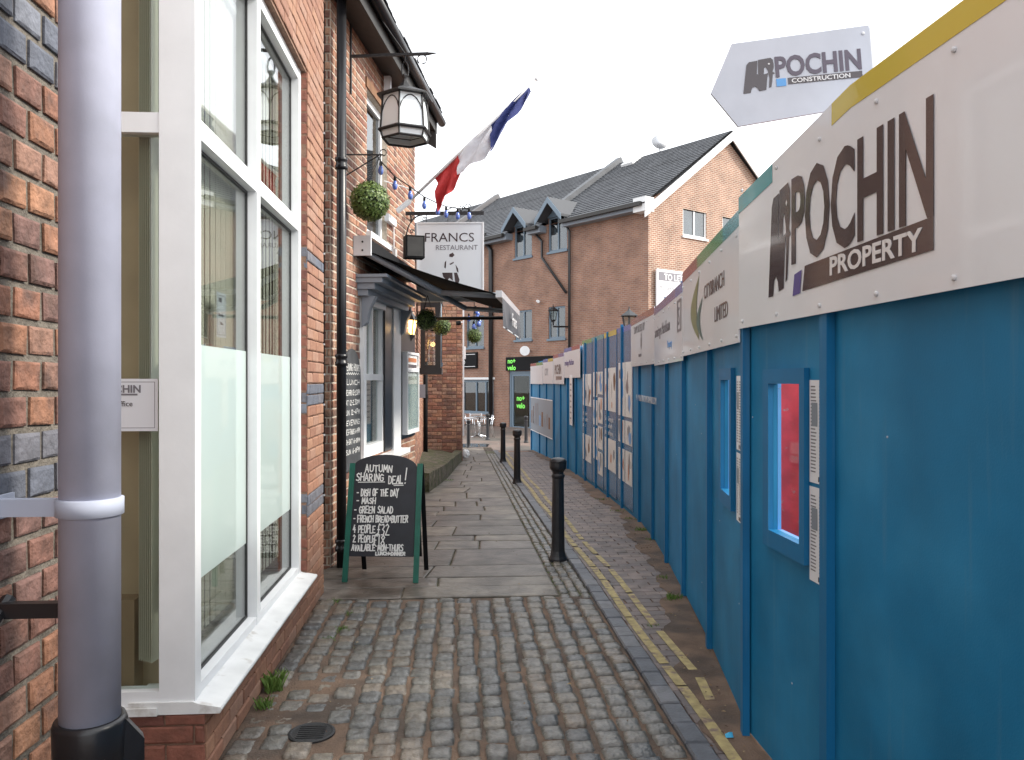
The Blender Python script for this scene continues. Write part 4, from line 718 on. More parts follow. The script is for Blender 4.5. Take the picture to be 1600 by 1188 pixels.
MB().tube([(xb-.03, yP-.14, 2.92), (xb-.14, yP-.14, 2.90)], .05, 10).build('floodlight', M['blackm'], pw); MB().tube([(xb-.03, yP-.14, 2.93), (xb-.0, yP+.0, 2.94)], .012, 6).build('floodlight_arm', M['pgrey'], pw)
sw_ = thing('side_wall', 'sunlit old brick wall running back from the restaurant corner to the pier', 'wall', (-.7, 14.5, 0)); A, B = fp(SL+.02, 0, -.04), Vector((at(661, 594, 18.4).x, yP, 0)); T_ = (B-A).normalized(); N_ = Vector((T_.y, -T_.x, 0)); ln_ = (B-A).length
mb = MB(); mb.prism([A-N_*.012+ZZ*-.5, B-N_*.012+ZZ*-.5, B-N_*.012+ZZ*3.2, A-N_*.012+ZZ*3.2], -N_*.25); wl = mb.build('wall', M['mortar_pale'], sw_)
brickwork(wl, A-N_*.012, T_, N_, (0, ln_), (-.4, 3.2), joint=.013, mt=M['brick_old'], nmax=150, bond=2)
dO = 12.4; OM = frame(at(659, 585, dO), (.0, -1, 0)); wO = 31/F*dO
ow = thing('oriel_window', 'black framed projecting window box on the side wall beneath the awning', 'window', at(659, 585, dO)); zo = lambda v: (585-v)/F*dO
MB().box(-.30, wO, 0, .10, -.9, .02, OM).build('base_ledge', M['black'], ow)
for q in ((-.02, .05, .10, zo(470)), (wO-.10, wO-.02, .10, zo(470))): MB().box(q[0], q[1], q[2], q[3], -.06, 0, OM).build('frame_post', M['black'], ow)
MB().box(.05, wO-.10, zo(480), zo(470), -.06, 0, OM).build('frame_head', M['black'], ow); MB().box(.05, wO-.10, .10, .14, -.06, 0, OM).build('frame_rail', M['black'], ow); MB().box(.05, wO-.10, .14, zo(480), -.04, -.035, OM).build('pane', M['glass'], ow)
MB().box(wO-.06, wO-.02, .10, zo(470), -.9, -.06, OM).build('side_frame', M['timber'], ow); MB().box(-.30, wO, zo(470), zo(462), -.9, .02, OM).build('top', M['black'], ow)
tp = thing('thin_downpipe', 'thin dark downpipe in front of the brick pier below the awning', 'pipe', at(687, 700, 12.9)); q = at(687, 594, 12.9); MB().tube([(q.x, q.y, at(687, 570, 12.9).z), (q.x, q.y, 3.1)], .035, 10).build('pipe', M['wgrey'], tp, True); MB().box(q.x-.05, q.x+.05, q.y-.05, q.y+.05, at(687, 573, 12.9).z, at(687, 567, 12.9).z).build('shoe', M['wgrey'], tp)
MB().tube([(q.x, q.y, 2.4), (q.x-.15, q.y+.0, 2.4)], .015, 6).build('pipe_bracket', M['iron'], tp)
wp = thing('wall_plaque', 'small grey plaque sign projecting from the side wall', 'plaque', at(655, 620, 11.3)); PMx = frame(at(655, 622, 11.3), (.3, -1, 0)); MB().box(0, .09, 0, .19, -.012, 0, PMx).build('plate', M['inkgrey'], wp); MB().box(-.06, 0, .08, .10, -.01, -.002, PMx).build('plaque_bracket', M['iron'], wp)
dpp = thing('corner_drainpipe', 'dark rainwater pipe in the corner between side wall and brick pier', 'pipe', at(662, 700, 17.9)); q = at(663.5, 594, 17.6); MB().tube([(q.x+.02, q.y, -.1), (q.x+.02, q.y, 2.0)], .05, 10).build('pipe', M['blackm'], dpp, True); MB().lathe([(.06, 0), (.06, .08)], (q.x+.02, q.y, 1.2), 10).build('collar', M['blackm'], dpp)
bgw = thing('white_sack', 'white plastic sack slumped at the foot of the brick pier', 'sack', (xb+.10, yP+.3, gz(18.7))); bm = bmesh.new(); bmesh.ops.create_icosphere(bm, subdivisions=3, radius=.085, matrix=Matrix.Translation((xb+.09, yP+.15, gz(18.7)+.12)))
for v in bm.verts: v.co.z = gz(18.7)+.02+(v.co.z-gz(18.7)-.02)*1.3; v.co += Vector((random.uniform(-.012, .012), random.uniform(-.012, .012), random.uniform(-.012, .012)))
me = bpy.data.meshes.new('bag'); bm.to_mesh(me); bm.free(); me.materials.append(M['white']); link('bag', me, bgw)
M['film'] = glass_mat('clear_plastic_film', (.97,.97,.97), 1.1)
for q in M['film'].node_tree.nodes:
    if q.type == 'MATH' and q.operation == 'MULTIPLY_ADD': q.inputs[1].default_value = .3
# ================================================================ blue hoarding
hd = thing('hoarding', 'long curving blue painted plywood site hoarding along the lane', 'hoarding', (HP[2].x, 8, 0))
cum = [0.]
for a, b in zip(HP, HP[1:]): cum.append(cum[-1]+(b-a).length)
def hpt(s):
    for i in range(len(HP)-1):
        if s <= cum[i+1] or i == len(HP)-2: return HP[i]+(HP[i+1]-HP[i])*((s-cum[i])/(cum[i+1]-cum[i]))
i36 = 3; S36 = cum[i36]
seams = [0, cum[1], cum[2], S36]; s = S36
while s+1.16 < cum[-1]: s += 1.16; seams.append(s)
seams[-1] = cum[-1]
def ptop(y): return 2.30 if y < 11 else 2.30-.03*(y-11)*.75
panel_frames = []
for k, (s0_, s1_) in enumerate(zip(seams, seams[1:])):
    a, b = hpt(s0_), hpt(s1_); d = (b-a); L_ = d.length; T_ = Vector((d.x, d.y, 0)).normalized(); N_ = Vector((-T_.y, T_.x, 0)); zb = gz(b.y)-.0; zt_ = ptop((a.y+b.y)/2)
    if k < 3: zt_ = 2.36
    PM_ = Matrix((T_, -N_, ZZ)).transposed().to_4x4(); PM_.translation = (a.x, a.y, 0)      # local x along, y into the site, z up
    hol = []
    if k == 2: hol = [(.22, .52, .98, 1.585)]
    if k == 3: hol = [(.40, .68, 1.02, 1.60)]
    mb = MB(); holed_slab(mb, (.002, L_-.002), (zb+.02, zt_), hol, 0, .018, PM_); pn = mb.build('panel', M['blue'], hd); panel_frames.append((PM_, L_, zt_, zb))
    for x0, x1, z0, z1 in hol:
        for q in ((x0-.045, x0, z0-.07, z1+.06), (x1, x1+.06, z0-.07, z1+.06), (x0, x1, z1, z1+.06), (x0, x1, z0-.07, z0)): MB().box(q[0], q[1], -.022, -.001, q[2], q[3], PM_).build('window_trim', M['blueb'], pn)
        MB().box(x0, x1, .001, .04, z0-.02, z0-.001, PM_).build('window_ledge', M['sky_print'], pn); MB().box(x0+.001, x1-.001, .024, .027, z0, z1, PM_).build('pane', M['film'], pn)
        MB().box(x1+.0, x1+.018, .019, .034, z0, z1, PM_).build('window_jamb', M['sky_print'], pn)
    for _ in range(3): q = random.uniform(.05, L_-.05); zq = random.uniform(.3, 1.7); MB().lathe([(.004, 0), (.004, .002), (.0, .003)], (0,0,0), 6).build('screw', M['bracket'], pn, M=PM_ @ Matrix.Translation((q, 0, zq)) @ Matrix.Rotation(R(90), 4, 'X'))
    if k > 0: MB().box(-.028, .028, -.032, -.001, zb+.01, zt_+.03, PM_).build('batten', M['blueb'], hd)
a, b = panel_frames[-1][0], panel_frames[-1][1]; MB().box(b-.03, b+.03, -.032, .05, -.5, 2.05, a).build('batten', M['blueb'], hd)
def section(s0_, s1_, z0, z1, off=.036):                     # frame for a flat board between two points along the hoarding; x runs towards the viewer's right
    a, b = hpt(s0_), hpt(s1_); T_ = Vector((a.x-b.x, a.y-b.y, 0)).normalized(); N_ = T_.cross(ZZ)*1.0
    if N_.x > 0: N_ = -N_
    MX = Matrix((T_, ZZ, N_)).transposed().to_4x4(); MX.translation = Vector((b.x, b.y, z0))+N_*off; return MX, (Vector((a.x, a.y))-Vector((b.x, b.y))).length, z1-z0
def sboard(label, s0_, s1_, z0, z1, bands, off=.036, mt='board', top=None, bolts=True):
    MX, w_, h = section(s0_, s1_, z0, z1, off); t = thing('sign_board', label, 'sign board', MX.translation, None)
    poly = [(0, 0), (w_, 0)]+[(w_*q, h+dz) for q, dz in (top or [(1, 0), (0, 0)])]
    MB().prism([MX@Vector((x, y, 0)) for x, y in poly], MX.to_3x3()@Vector((0, 0, .006))).build('board', M[mt], t)
    tp_ = sorted((w_*q, h+dz) for q, dz in (top or [(1, 0), (0, 0)])); ty = lambda x: next(a[1]+(b[1]-a[1])*(x-a[0])/(b[0]-a[0]) for a, b in zip(tp_, tp_[1:]) if x <= b[0]+1e-6)
    for q0, q1, c in bands:
        xs = [w_*q0]+[p[0] for p in tp_ if w_*q0 < p[0] < w_*q1]+[w_*q1]; MB().prism([MX@Vector((x, ty(x)-.075, .0065)) for x in xs]+[MX@Vector((x, ty(x)-.001, .0065)) for x in reversed(xs)], MX.to_3x3()@Vector((0, 0, .001))).build('colour_band', BAND[c], t)
    if bolts:
        nb = max(2, int(w_/.35)); bm_ = MB()
        for i in range(nb):
            for yy in (.03, h-.11): MB().lathe([(.008, 0), (.008, .005), (.004, .008)], (0,0,0), 8).build('bolt', M['pgrey'], t, M=MX @ Matrix.Translation((.05+(w_-.1)*i/(nb-1), yy, .0065)))
    FMx = MX @ Matrix.Translation((0, 0, .0065)); return t, FMx, w_, h
def elephant(t, MX, x, y, w_, h, white='white_print'):
    """angular elephant emblem: body with two legs, raised head block and trunk, a pale gap between them"""
    P = lambda pts, z: [MX@Vector((x+px_*w_, y+py_*h, z)) for px_, py_ in pts]
    MB().quad(*P([(0,0),(.22,0),(.27,.14),(.36,.18),(.45,.12),(.48,.03),(.70,.05),(.76,.42),(.80,.55),(.55,.50),(.45,.55),(.50,.95),(.24,.93),(.16,.85)], .002)).build('emblem', M['ink'], t)
    MB().quad(*P([(.52,.97),(.90,1.0),(.97,.93),(.98,.72),(.93,.58),(1.0,.52),(.93,.50),(.90,.30),(.86,.12),(.78,.10),(.80,.22),(.82,.40),(.80,.60),(.74,.74),(.68,.70),(.66,.52),(.54,.50),(.49,.56)], .002)).build('emblem', M['ink'], t)
    MB().quad(*P([(.80,.82),(.84,.85),(.87,.82),(.84,.79)], .0026)).build('emblem_eye', M[white], t)
# --- boards from near to far
sP0 = .35
t, MX, w_, h = sboard('big glossy white board reading POCHIN PROPERTY with a yellow top band', sP0, S36, 1.83, 2.55, [(0, .035, 'teal'), (.035, .09, 'teal'), (.21, 1, 'yellow')], .040, top=[(1, 0), (.24, .0), (0, -.13)])
def bx_(y): return (HP[3].y-y)/(HP[3].y-hpt(sP0).y)*w_
x0_, x1_ = bx_(2.945), bx_(2.04)
me = text('POCHIN', .43, M['ink'], t, MX, x0_, .205, 1.0, bold=.010); dm = me.data; xs = [v.co.x for v in dm.vertices]; k = (x1_-x0_)/(max(xs)-min(xs))
for v in dm.vertices: v.co.x = x0_+(v.co.x-min(xs))*k
for v in dm.vertices: v.co.y = .215+(v.co.y-.205)*(.31/.30)
elephant(t, MX, bx_(3.17), .105, bx_(2.955)-bx_(3.17), .42)
xb0, xb1 = bx_(2.85), x1_; MB().quad(*[MX@Vector(p) for p in ((xb0, .095, .002), (xb1, .115, .002), (xb1, .205, .002), (xb0+.02, .185, .002))]).build('name_bar', M['ink'], t)
me = text('PROPERTY', .085, M['white_print'], t, MX, 0, .125, 1.0, bold=.002, lift=.0032); xs = [v.co.x for v in me.data.vertices]; a_, b_ = bx_(2.63), bx_(2.09); k = (b_-a_)/(max(xs)-min(xs))
for v in me.data.vertices: v.co.x = a_+(v.co.x-min(xs))*k
MB().quad(*[MX@Vector(p) for p in ((bx_(2.935), .085, .002), (bx_(2.87), .09, .002), (bx_(2.855), .175, .002), (bx_(2.92), .165, .002))]).build('colour_block', M['purple'], t)
sB = [S36, S36+2.16, S36+4.32, S36+6.2]
t, MX, w_, h = sboard('glossy white board reading CITYBRANCH LIMITED with a green leaf emblem', sB[0]+.01, sB[1], 1.77, 2.37, [(0, .36, 'red'), (.36, .8, 'green'), (.8, 1, 'teal')])
MB().quad(*[MX@Vector((x*w_/1.05+.14, y, .002)) for x, y in [(.36-.20*math.sin(i*math.pi/12), .07+.40*i/12) for i in range(13)]+[(.36-.06*math.sin(i*math.pi/12), .07+.40*i/12) for i in range(12, -1, -1)]]).build('leaf_emblem', mat('olive_print', (.20,.22,.08), .3), t)
MB().quad(*[MX@Vector((x*w_/1.05+.14, y, .0024)) for x, y in [(.44-.14*math.sin(i*math.pi/12), .06+.27*i/12) for i in range(13)]+[(.44-.07*math.sin(i*math.pi/12), .06+.27*i/12) for i in range(12, -1, -1)]]).build('leaf_emblem', mat('dark_green_print', (.04,.13,.11), .3), t)
text('CITYBRANCH', .115, M['ink'], t, MX, w_*.50, .30, .98); text('LIMITED', .115, M['ink'], t, MX, w_*.68, .14, 1.0)
t, MX, w_, h = sboard('white board with faint blue lettering and purple top band beside the leaf emblem board', sB[1]+.01, sB[2], 1.74, 2.31, [(0, .8, 'purple'), (.8, 1, 'blue')])
text('armitage Markham', .15, M['inkgrey'], t, MX, .08, .27, 1.15); text('Property', .09, M['sky_print'], t, MX, w_*.55, .13)
for q in ((.86, .88, .22, .46), (.95, .97, .22, .46), (.88, .95, .22, .24), (.88, .95, .44, .46)): plate(t, MX, q[0]*w_, q[1]*w_, q[2], q[3], M['inkgrey'], name='logo_box')
text('S', .2, M['inkgrey'], t, MX, w_*.885, .27)
t, MX, w_, h = sboard('white board reading SUPPORTED BY with a small crest and rust top band', sB[2]+.01, sB[3], 1.76, 2.33, [(0, 1, 'rust')])
text('SUPPORTED BY', .125, M['inkgrey'], t, MX, w_*.16, .38, 1.05)
MB().quad(*[MX@Vector((w_*.5+x, y, .002)) for x, y in ((0, .17), (.05, .22), (.05, .29), (.02, .32), (.035, .34), (0, .37), (-.035, .34), (-.02, .32), (-.05, .29), (-.05, .22))]).build('crest', M['inkgrey'], t); text('TRAFFORD', .05, M['inkgrey'], t, MX, w_*.38, .10)
# web address lettering painted on the blue panels below
MX, w_, h = section(sB[2]-1.0, sB[3]-.1, 0, 1, .004); text('WWW.ALTRINCHAMFORWARD.COM', .10, M['white_print'], hd, MX, .12, 1.36, 1.05)
# poster panels: glossy sheets with pictures
def poster_sheet(i, label, band, pics, s0_, wd=1.1):
    t, MX, w_, h = sboard(label, s0_, s0_+wd, .06+gz(hpt(s0_).y), 2.30, [(0, 1, band)], .006, 'boardp', bolts=False); rn = random.Random(i)
    for x0, x1, y0, y1 in pics:
        pc = MB().box(x0*w_, x1*w_, y0, y1, .0008, .0025, MX).build('picture', M['paperp'], t)
        for _ in range(4):
            cx, cy, sx_, sy_ = rn.uniform(x0+.08, x1-.08)*w_, rn.uniform(y0+.08, y1-.08), rn.uniform(.03, .09), rn.uniform(.05, .14); c = rn.choice(('orange', 'inkgrey', 'lead', 'rust', 'sky_print', 'white_print'))
            pts = [(cx+sx_*math.cos(q)*(1+.3*rn.uniform(-1, 1)), cy+sy_*math.sin(q)*(1+.3*rn.uniform(-1, 1))) for q in [j*.6283 for j in range(10)]]; zz_ = .0030+rn.uniform(0, .001)
            MB().quad(*[MX@Vector((min(max(x, x0*w_+.01), x1*w_-.01), min(max(y, y0+.01), y1-.01), zz_)) for x, y in pts]).build('picture_shape', M[c], pc)
    return t, MX, w_, h
q = sB[3]+.03
poster_sheet(1, 'glossy blue poster panel with three rows of white picture prints', 'blue', [(.1,.52,1.15,1.85),(.55,.95,1.15,1.85),(.1,.5,.80,1.10),(.55,.95,.80,1.10),(.1,.5,.30,.72),(.55,.95,.30,.72)], q)
t, MX, w_, h = poster_sheet(2, 'glossy blue poster panel with yellow top band and a photo of a room', 'yellow', [(.1,.5,1.2,1.82),(.52,.95,1.2,1.82),(.1,.95,.35,.80)], q+1.16); text('Goose Green gets\na new look with\nshops and homes', .10, M['white_print'], t, MX, .1, 1.05, 1)
poster_sheet(3, 'glossy blue poster panel covered by two columns of small plans', 'teal', [(.1,.5,1.4,1.8),(.1,.5,.95,1.35),(.1,.5,.4,.9),(.55,.95,1.45,1.8),(.55,.95,1.0,1.4),(.55,.95,.6,.95),(.55,.95,.2,.55)], q+2.32)
t, MX, w_, h = poster_sheet(4, 'glossy blue poster panel with orange leaf pictures and a green top band', 'green', [(.1,.5,1.25,1.8),(.55,.95,1.25,1.8),(.1,.95,.3,.75)], q+3.48); text('Altrincham\ntown centre\nautumn', .10, M['white_print'], t, MX, .12, 1.08)
q += 4.66
def zt2(s_): return ptop(hpt(s_).y)
t, MX, w_, h = sboard('far white board with small blue print and red blue top band', q, q+2.2, zt2(q)-.58, zt2(q)+.02, [(0, .5, 'blue'), (.5, 1, 'red')]); text('armitage Markham', .16, M['purple'], t, MX, .1, .25, 1.1)
t, MX, w_, h = sboard('far white board with a dark POCHIN emblem and red purple top band', q+2.25, q+4.1, zt2(q+2.3)-.66, zt2(q+2.3)+.0, [(0, .5, 'red'), (.5, 1, 'purple')]); text('POCHIN', .30, M['ink'], t, MX, .28, .22, 1.0, bold=.006); plate(t, MX, .5, 1.5, .09, .17, M['ink'])
t, MX, w_, h = sboard('small far cream board with faded print and yellow blue top band', q+4.15, q+5.7, zt2(q+4.2)-.62, zt2(q+4.2)-.02, [(0, .5, 'blue'), (.5, 1, 'yellow')]); text('CITY', .25, M['inkgrey'], t, MX, .3, .2)
t, MX, w_, h = sboard('farthest white board with a green top band at the hoarding end', q+5.75, cum[-1]-.02, zt2(q+5.8)-.6, zt2(q+5.8)-.04, [(0, .5, 'red'), (.5, 1, 'green')])
t, MX, w_, h = sboard('long dark street scene picture banner on the far hoarding', q+4.2, cum[-1]-.1, gz(21)+.55, gz(21)+1.45, [], .037, 'lead', bolts=False)
rn = random.Random(9)
for i in range(9): plate(t, MX, .15+i*w_/10, .15+i*w_/10+rn.uniform(.1, .25), .2, rn.uniform(.4, .8), M[rn.choice(('inkgrey', 'rust', 'ink', 'sky_print'))], name='picture_shape')
for yy in (0, .9): plate(t, MX, 0, w_, yy-.012, yy+.012, M['paper'], .004, name='banner_edge')
nb = thing('notice_frame', 'narrow cream framed notice fixed on the far blue panels', 'notice', (0, 0, 0)); MX, w_, h = section(q+1.0, q+1.35, 0, 1, .036); nb.location = MX.translation
MB().box(0, .34, .72, 1.70, 0, .012, MX).build('frame', M['paper'], nb); MB().box(.035, .305, .76, 1.66, .0121, .014, MX).build('sheet', M['paperp'], nb)
for i in range(7): plate(nb, MX, .07, .27, .84+i*.11, .87+i*.11, M['inkgrey'], .016, name='print_line')
# printed notices beside the viewing windows
def newsprint(label, PM_, xc, z0, z1, w_):
    T_ = -(PM_.to_3x3()@Vector((1,0,0))); N_ = -(PM_.to_3x3()@Vector((0,1,0))); MX = Matrix((T_, ZZ, N_)).transposed().to_4x4(); MX.translation = PM_@Vector((xc+w_, -.003, z0)); h = z1-z0; t = thing('site_notice', label, 'notice', MX.translation)
    for y0, y1 in ((0, h*.47), (h*.49, h)):
        sh = MB().box(0, w_, y0, y1, -.001, 0, MX).build('sheet', M['paper'], t); rn = random.Random(int(y0*100)+3)
        for c in range(2):
            n_ = int((y1-y0)/.013)
            for i in range(3, n_-1): plate(sh, MX, .012+c*w_/2, .012+c*w_/2+(w_/2-.02)*rn.uniform(.75, 1), y0+i*.013, y0+i*.013+.005, M['inkgrey'], .0008, .0004, 'print_line')
        plate(sh, MX, .02, w_*.5, y0+(y1-y0)*.55, y0+(y1-y0)*.78, M['lead'], .0016, .0004, 'print_photo'); plate(sh, MX, w_*.55, w_*.9, y0+.008, y0+.026, M['ink'], .0016, .0004, 'print_logo')
newsprint('two page printed notice taped beside the near viewing window', panel_frames[2][0], .035, .86, 1.60, .135)
newsprint('printed notice taped beside the farther viewing window', panel_frames[3][0], .18, .92, 1.62, .12)
# things seen through the viewing windows
for k, dx, dd, lab in ((2, 2.6, 1.1, 'red painted machine body with a hose seen through the near viewing window'), (3, 3.1, .42, 'red painted machine panel seen through the farther viewing window')):
    PM_ = panel_frames[k][0]; t = thing('site_machine', lab, 'machine', PM_@Vector((dx, dd+.3, .0)))
    bm = bmesh.new(); bmesh.ops.create_cube(bm, size=1, matrix=PM_ @ Matrix.Translation((dx+.3, dd+.25, .83)) @ Matrix.Diagonal((3.2, .5, 1.66, 1))); bmesh.ops.bevel(bm, geom=bm.edges[:], offset=.05, segments=2, affect='EDGES'); me = bpy.data.meshes.new('body'); bm.to_mesh(me); bm.free(); me.materials.append(M['red']); link('body', me, t)
    for i in range(8): MB().box(dx-.6, dx+1.2, dd-.014, dd-.001, 1.36+i*.04, 1.378+i*.04, PM_).build('grille_slat', M['red'], t)
    MB().tube([PM_@Vector(p) for p in ((dx+.75, dd-.04, 1.50), (dx+.35, dd-.05, 1.36), (dx-.05, dd-.05, 1.24), (dx-.4, dd-.05, 1.14), (dx-.9, dd-.04, 1.1))], .035, 10).build('hose', M['rust'], t, True)
# arrow sign fixed behind the top of the hoarding
dA = 3.05; c0 = at(1232, 112, dA); AN = (-.12, -1, 0); AMx = frame(c0, AN); t = thing('arrow_sign', 'pale grey arrow shaped sign reading POCHIN CONSTRUCTION above the hoarding', 'sign', c0); rot = Matrix.Rotation(R(4.5), 4, 'Z'); AMx = AMx @ rot; e = dA/F
pl_ = [(-122*e, -22*e), (-84*e, -78*e), (128*e, -62*e), (128*e, 60*e), (-84*e, 52*e)]
MB().prism([AMx@Vector((x, y, 0)) for x, y in pl_], AMx.to_3x3()@Vector((0, 0, -.012))).build('plate', mat('pale_sign_metal', (.50,.52,.58), .3, noise=(9,.06)), t)
AF = AMx @ Matrix.Translation((0, 0, .0)); me = text('POCHIN', .10, M['inkgrey'], t, AF, 0, 0, 1, bold=.003); xs = [v.co.x for v in me.data.vertices]; ys = [v.co.y for v in me.data.vertices]
for v in me.data.vertices: v.co.x = (-20+(v.co.x-min(xs))/(max(xs)-min(xs))*132)*e; v.co.y = (-8+(v.co.y-min(ys))/(max(ys)-min(ys))*33)*e
me.data.materials[0] = mat('mauve_print', (.10,.08,.11), .3); elephant(t, AF, -72*e, -28*e, 51*e, 52*e)
plate(t, AF, -2*e, 112*e, -20*e, -10*e, M['ink']); plate(t, AF, -20*e, -5*e, -22*e, -10*e, M['sky_print']); text('CONSTRUCTION', 9.5*e, M['white_print'], t, AF, 3*e, -18.5*e, 1.22, lift=.003, bold=.0004)
for x, y in ((118*e, 48*e), (118*e, -50*e)): MB().lathe([(.006, 0), (.006, .003), (.0, .005)], (0,0,0), 8).build('bolt', M['pgrey'], t, M=AMx @ Matrix.Translation((x, y, 0)))
MB().box(118*e, 132*e, -250*e, 58*e, -.06, -.013, AMx).build('sign_post', M['pgrey'], t)
# faint vertical scuffs and rain streaks in the hoarding paint
for mm in (M['blue'], M['blueb']):
    t = mm.node_tree; n = t.nodes; b = n['Principled BSDF']; src = b.inputs['Base Color'].links[0].from_socket
    geo = n.new('ShaderNodeNewGeometry'); mp = n.new('ShaderNodeMapping'); mp.inputs['Scale'].default_value = (14, 14, .9); ns = n.new('ShaderNodeTexNoise'); ns.inputs['Scale'].default_value = 1.6; ns.inputs['Detail'].default_value = 7
    mr = n.new('ShaderNodeMapRange'); mr.inputs[1].default_value = .58; mr.inputs[2].default_value = .78; mr.inputs[3].default_value = 0; mr.inputs[4].default_value = .28
    mi = n.new('ShaderNodeMix'); mi.data_type = 'RGBA'; mi.inputs[7].default_value = (.12, .24, .33, 1)
    t.links.new(geo.outputs['Position'], mp.inputs['Vector']); t.links.new(mp.outputs[0], ns.inputs['Vector']); t.links.new(ns.outputs[0], mr.inputs[0]); t.links.new(mr.outputs[0], mi.inputs[0]); t.links.new(src, mi.inputs[6]); t.links.new(mi.outputs[2], b.inputs['Base Color'])
# ================================================================ office block with shops at the end of the lane
oa = hdir(-194); obv = Vector((oa.y, -oa.x, 0)); D0 = at(810, 594, 35.3)
def fo(u, v):                                   # photo column, row -> (distance along the front from the corner, height)
    r = FW+RT*((u-800)/F)+ZZ*((594-v)/F); t = D0.dot(obv)/r.dot(obv); p = r*t; return p, CH+0*p.z+(p.z)
pc, _ = fo(1013, 594); OC = Vector((pc.x, pc.y, 0))
def ft(u, v): p, z = fo(u, v); return -(Vector((p.x, p.y, 0))-OC).dot(oa), z        # local x (negative to the left), z
def gt_(u, v):
    r = FW+RT*((u-800)/F)+ZZ*((594-v)/F); t = OC.dot(oa)/r.dot(oa); p = r*t; return (Vector((p.x, p.y, 0))-OC).dot(obv), CH+p.z
OFM = Matrix((-oa, obv, ZZ)).transposed().to_4x4(); OFM.translation = OC
OGM = Matrix((obv, oa, ZZ)).transposed().to_4x4(); OGM.translation = OC
EZO = ft(1000, 318)[1]; AP = gt_(1138, 212); GW = AP[0]*2; GB = -.56
print('office corner', OC, 'eaves', EZO, 'apex', AP)
of = thing('office_block', 'three storey red brick office block with grey slate roof and white gable trim', 'building', OC)
bm1 = tex_brick('office_brick_painted_shade', (.29,.145,.095), (.22,.105,.075), (.27,.20,.155)); bm2 = tex_brick('office_brick_gable', (.34,.17,.11), (.25,.12,.08), (.48,.41,.33))  # front brick is a darker copy of the gable brick, shade put into its colour
wins = []
for u0, u1, v0, v1 in ((804, 831, 352, 402), (857, 886, 338, 392), (805, 831, 485, 531), (857, 883, 479, 529), (729, 756, 494, 543)):
    (x0, z1), (x1, _) = ft(u0, (v0+v1)/2), ft(u1, (v0+v1)/2); z1 = ft((u0+u1)/2, v0)[1]; z0 = ft((u0+u1)/2, v1)[1]; wins.append((x0, x1, z0, z1))
dr = (ft(795, 600)[0], ft(838, 600)[0], GB, ft(810, 580)[1]); cw = (ft(722, 620)[0], ft(771, 620)[0], GB+.55, ft(750, 594)[1])
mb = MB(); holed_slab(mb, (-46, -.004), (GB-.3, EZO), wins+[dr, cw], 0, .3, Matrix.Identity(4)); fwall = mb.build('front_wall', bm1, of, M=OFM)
gw = [];
for u0, u1, v0, v1 in ((1067, 1104, 313, 371), (1129, 1166, 323, 378)): x0, x1 = gt_(u0, 340)[0], gt_(u1, 340)[0]; gw.append((x0, x1, gt_((u0+u1)/2, v1)[1], gt_((u0+u1)/2, v0)[1]))
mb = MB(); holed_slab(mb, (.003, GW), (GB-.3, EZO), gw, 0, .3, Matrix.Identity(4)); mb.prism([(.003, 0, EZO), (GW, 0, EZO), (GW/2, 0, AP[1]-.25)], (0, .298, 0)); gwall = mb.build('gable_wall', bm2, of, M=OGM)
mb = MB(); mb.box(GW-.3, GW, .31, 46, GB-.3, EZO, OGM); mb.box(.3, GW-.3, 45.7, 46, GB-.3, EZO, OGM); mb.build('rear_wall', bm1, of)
def ow_(M_, par, x0, x1, z0, z1, fm='wgrey', nm='window'):
    f = .07; o = MB()
    for q in ((x0, x0+f, z0, z1), (x1-f, x1, z0, z1), (x0+f, x1-f, z0, z0+f), (x0+f, x1-f, z1-f, z1), ((x0+x1)/2-f/2, (x0+x1)/2+f/2, z0+f, z1-f)): o.box(q[0], q[1], .04, .12, q[2], q[3], M_)
    o = o.build(nm, M[fm], par); m_ = (x0+x1)/2
    for q in ((x0+f, m_-f/2), (m_+f/2, x1-f)): MB().box(q[0], q[1], .075, .085, z0+f, z1-f, M_).build('pane', M['glassd'], o)
    MB().box(x0-.06, x1+.06, -.06, .039, z0-.09, z0-.003, M_).build('sill', M[fm], o); MB().box(x0+.02, x1-.02, .28, .29, z0, z1, M_).build('pane_backing', M['paper'] if z0 > 4.5 else M['lead'], o); return o  # sheet behind panes; white one upstairs stands in for their bright sky reflection
for q in wins: ow_(OFM, of, *q)
for q in gw: ow_(OGM, of, *q, fm='barge')
# roof slopes with slate courses, verge boards, copings
rise = AP[1]-EZO; run = AP[0]; SLp = Vector((0, run, rise)).normalized(); slen = math.hypot(run+.45, rise*(run+.45)/run)
sl_m = tex_brick('office_slates', (.12,.125,.135), (.085,.09,.10), (.05,.05,.055), .26, .19, .008, .6)
e0 = OC-obv*.45+ZZ*(EZO-.45*rise/run+.16); sd_ = (obv*run+ZZ*rise).normalized(); RM = Matrix((-oa, (-oa).cross(sd_)*-1, sd_)).transposed().to_4x4()
nrm = sd_.cross(-oa); RM = Matrix((-oa, nrm, sd_)).transposed().to_4x4(); RM.translation = e0
rows = MB(); nr = int(slen/.22)
for i in range(nr+1):
    z0_, z1_ = i*.22, min((i+1)*.22+.03, slen); cuts = sorted([(w[0]-.10, w[1]+.10) for w in wins[:2]]) if z0_ < .95 else []
    xs_ = [-46]+[e for c in cuts for e in c]+[.22]
    for xa_, xb_ in zip(xs_[::2], xs_[1::2]): rows.add([(xa_, -.045, z0_), (xb_, -.045, z0_), (xb_, -.004, z1_), (xa_, -.004, z1_), (xa_, .0, z0_), (xb_, .0, z0_)], [(0,1,2,3), (4,5,1,0)])
rows.quad((-46, .10, 1.0), (.22, .10, 1.0), (.22, .10, slen), (-46, .10, slen)); roof = rows.build('roof', sl_m, of, M=RM)
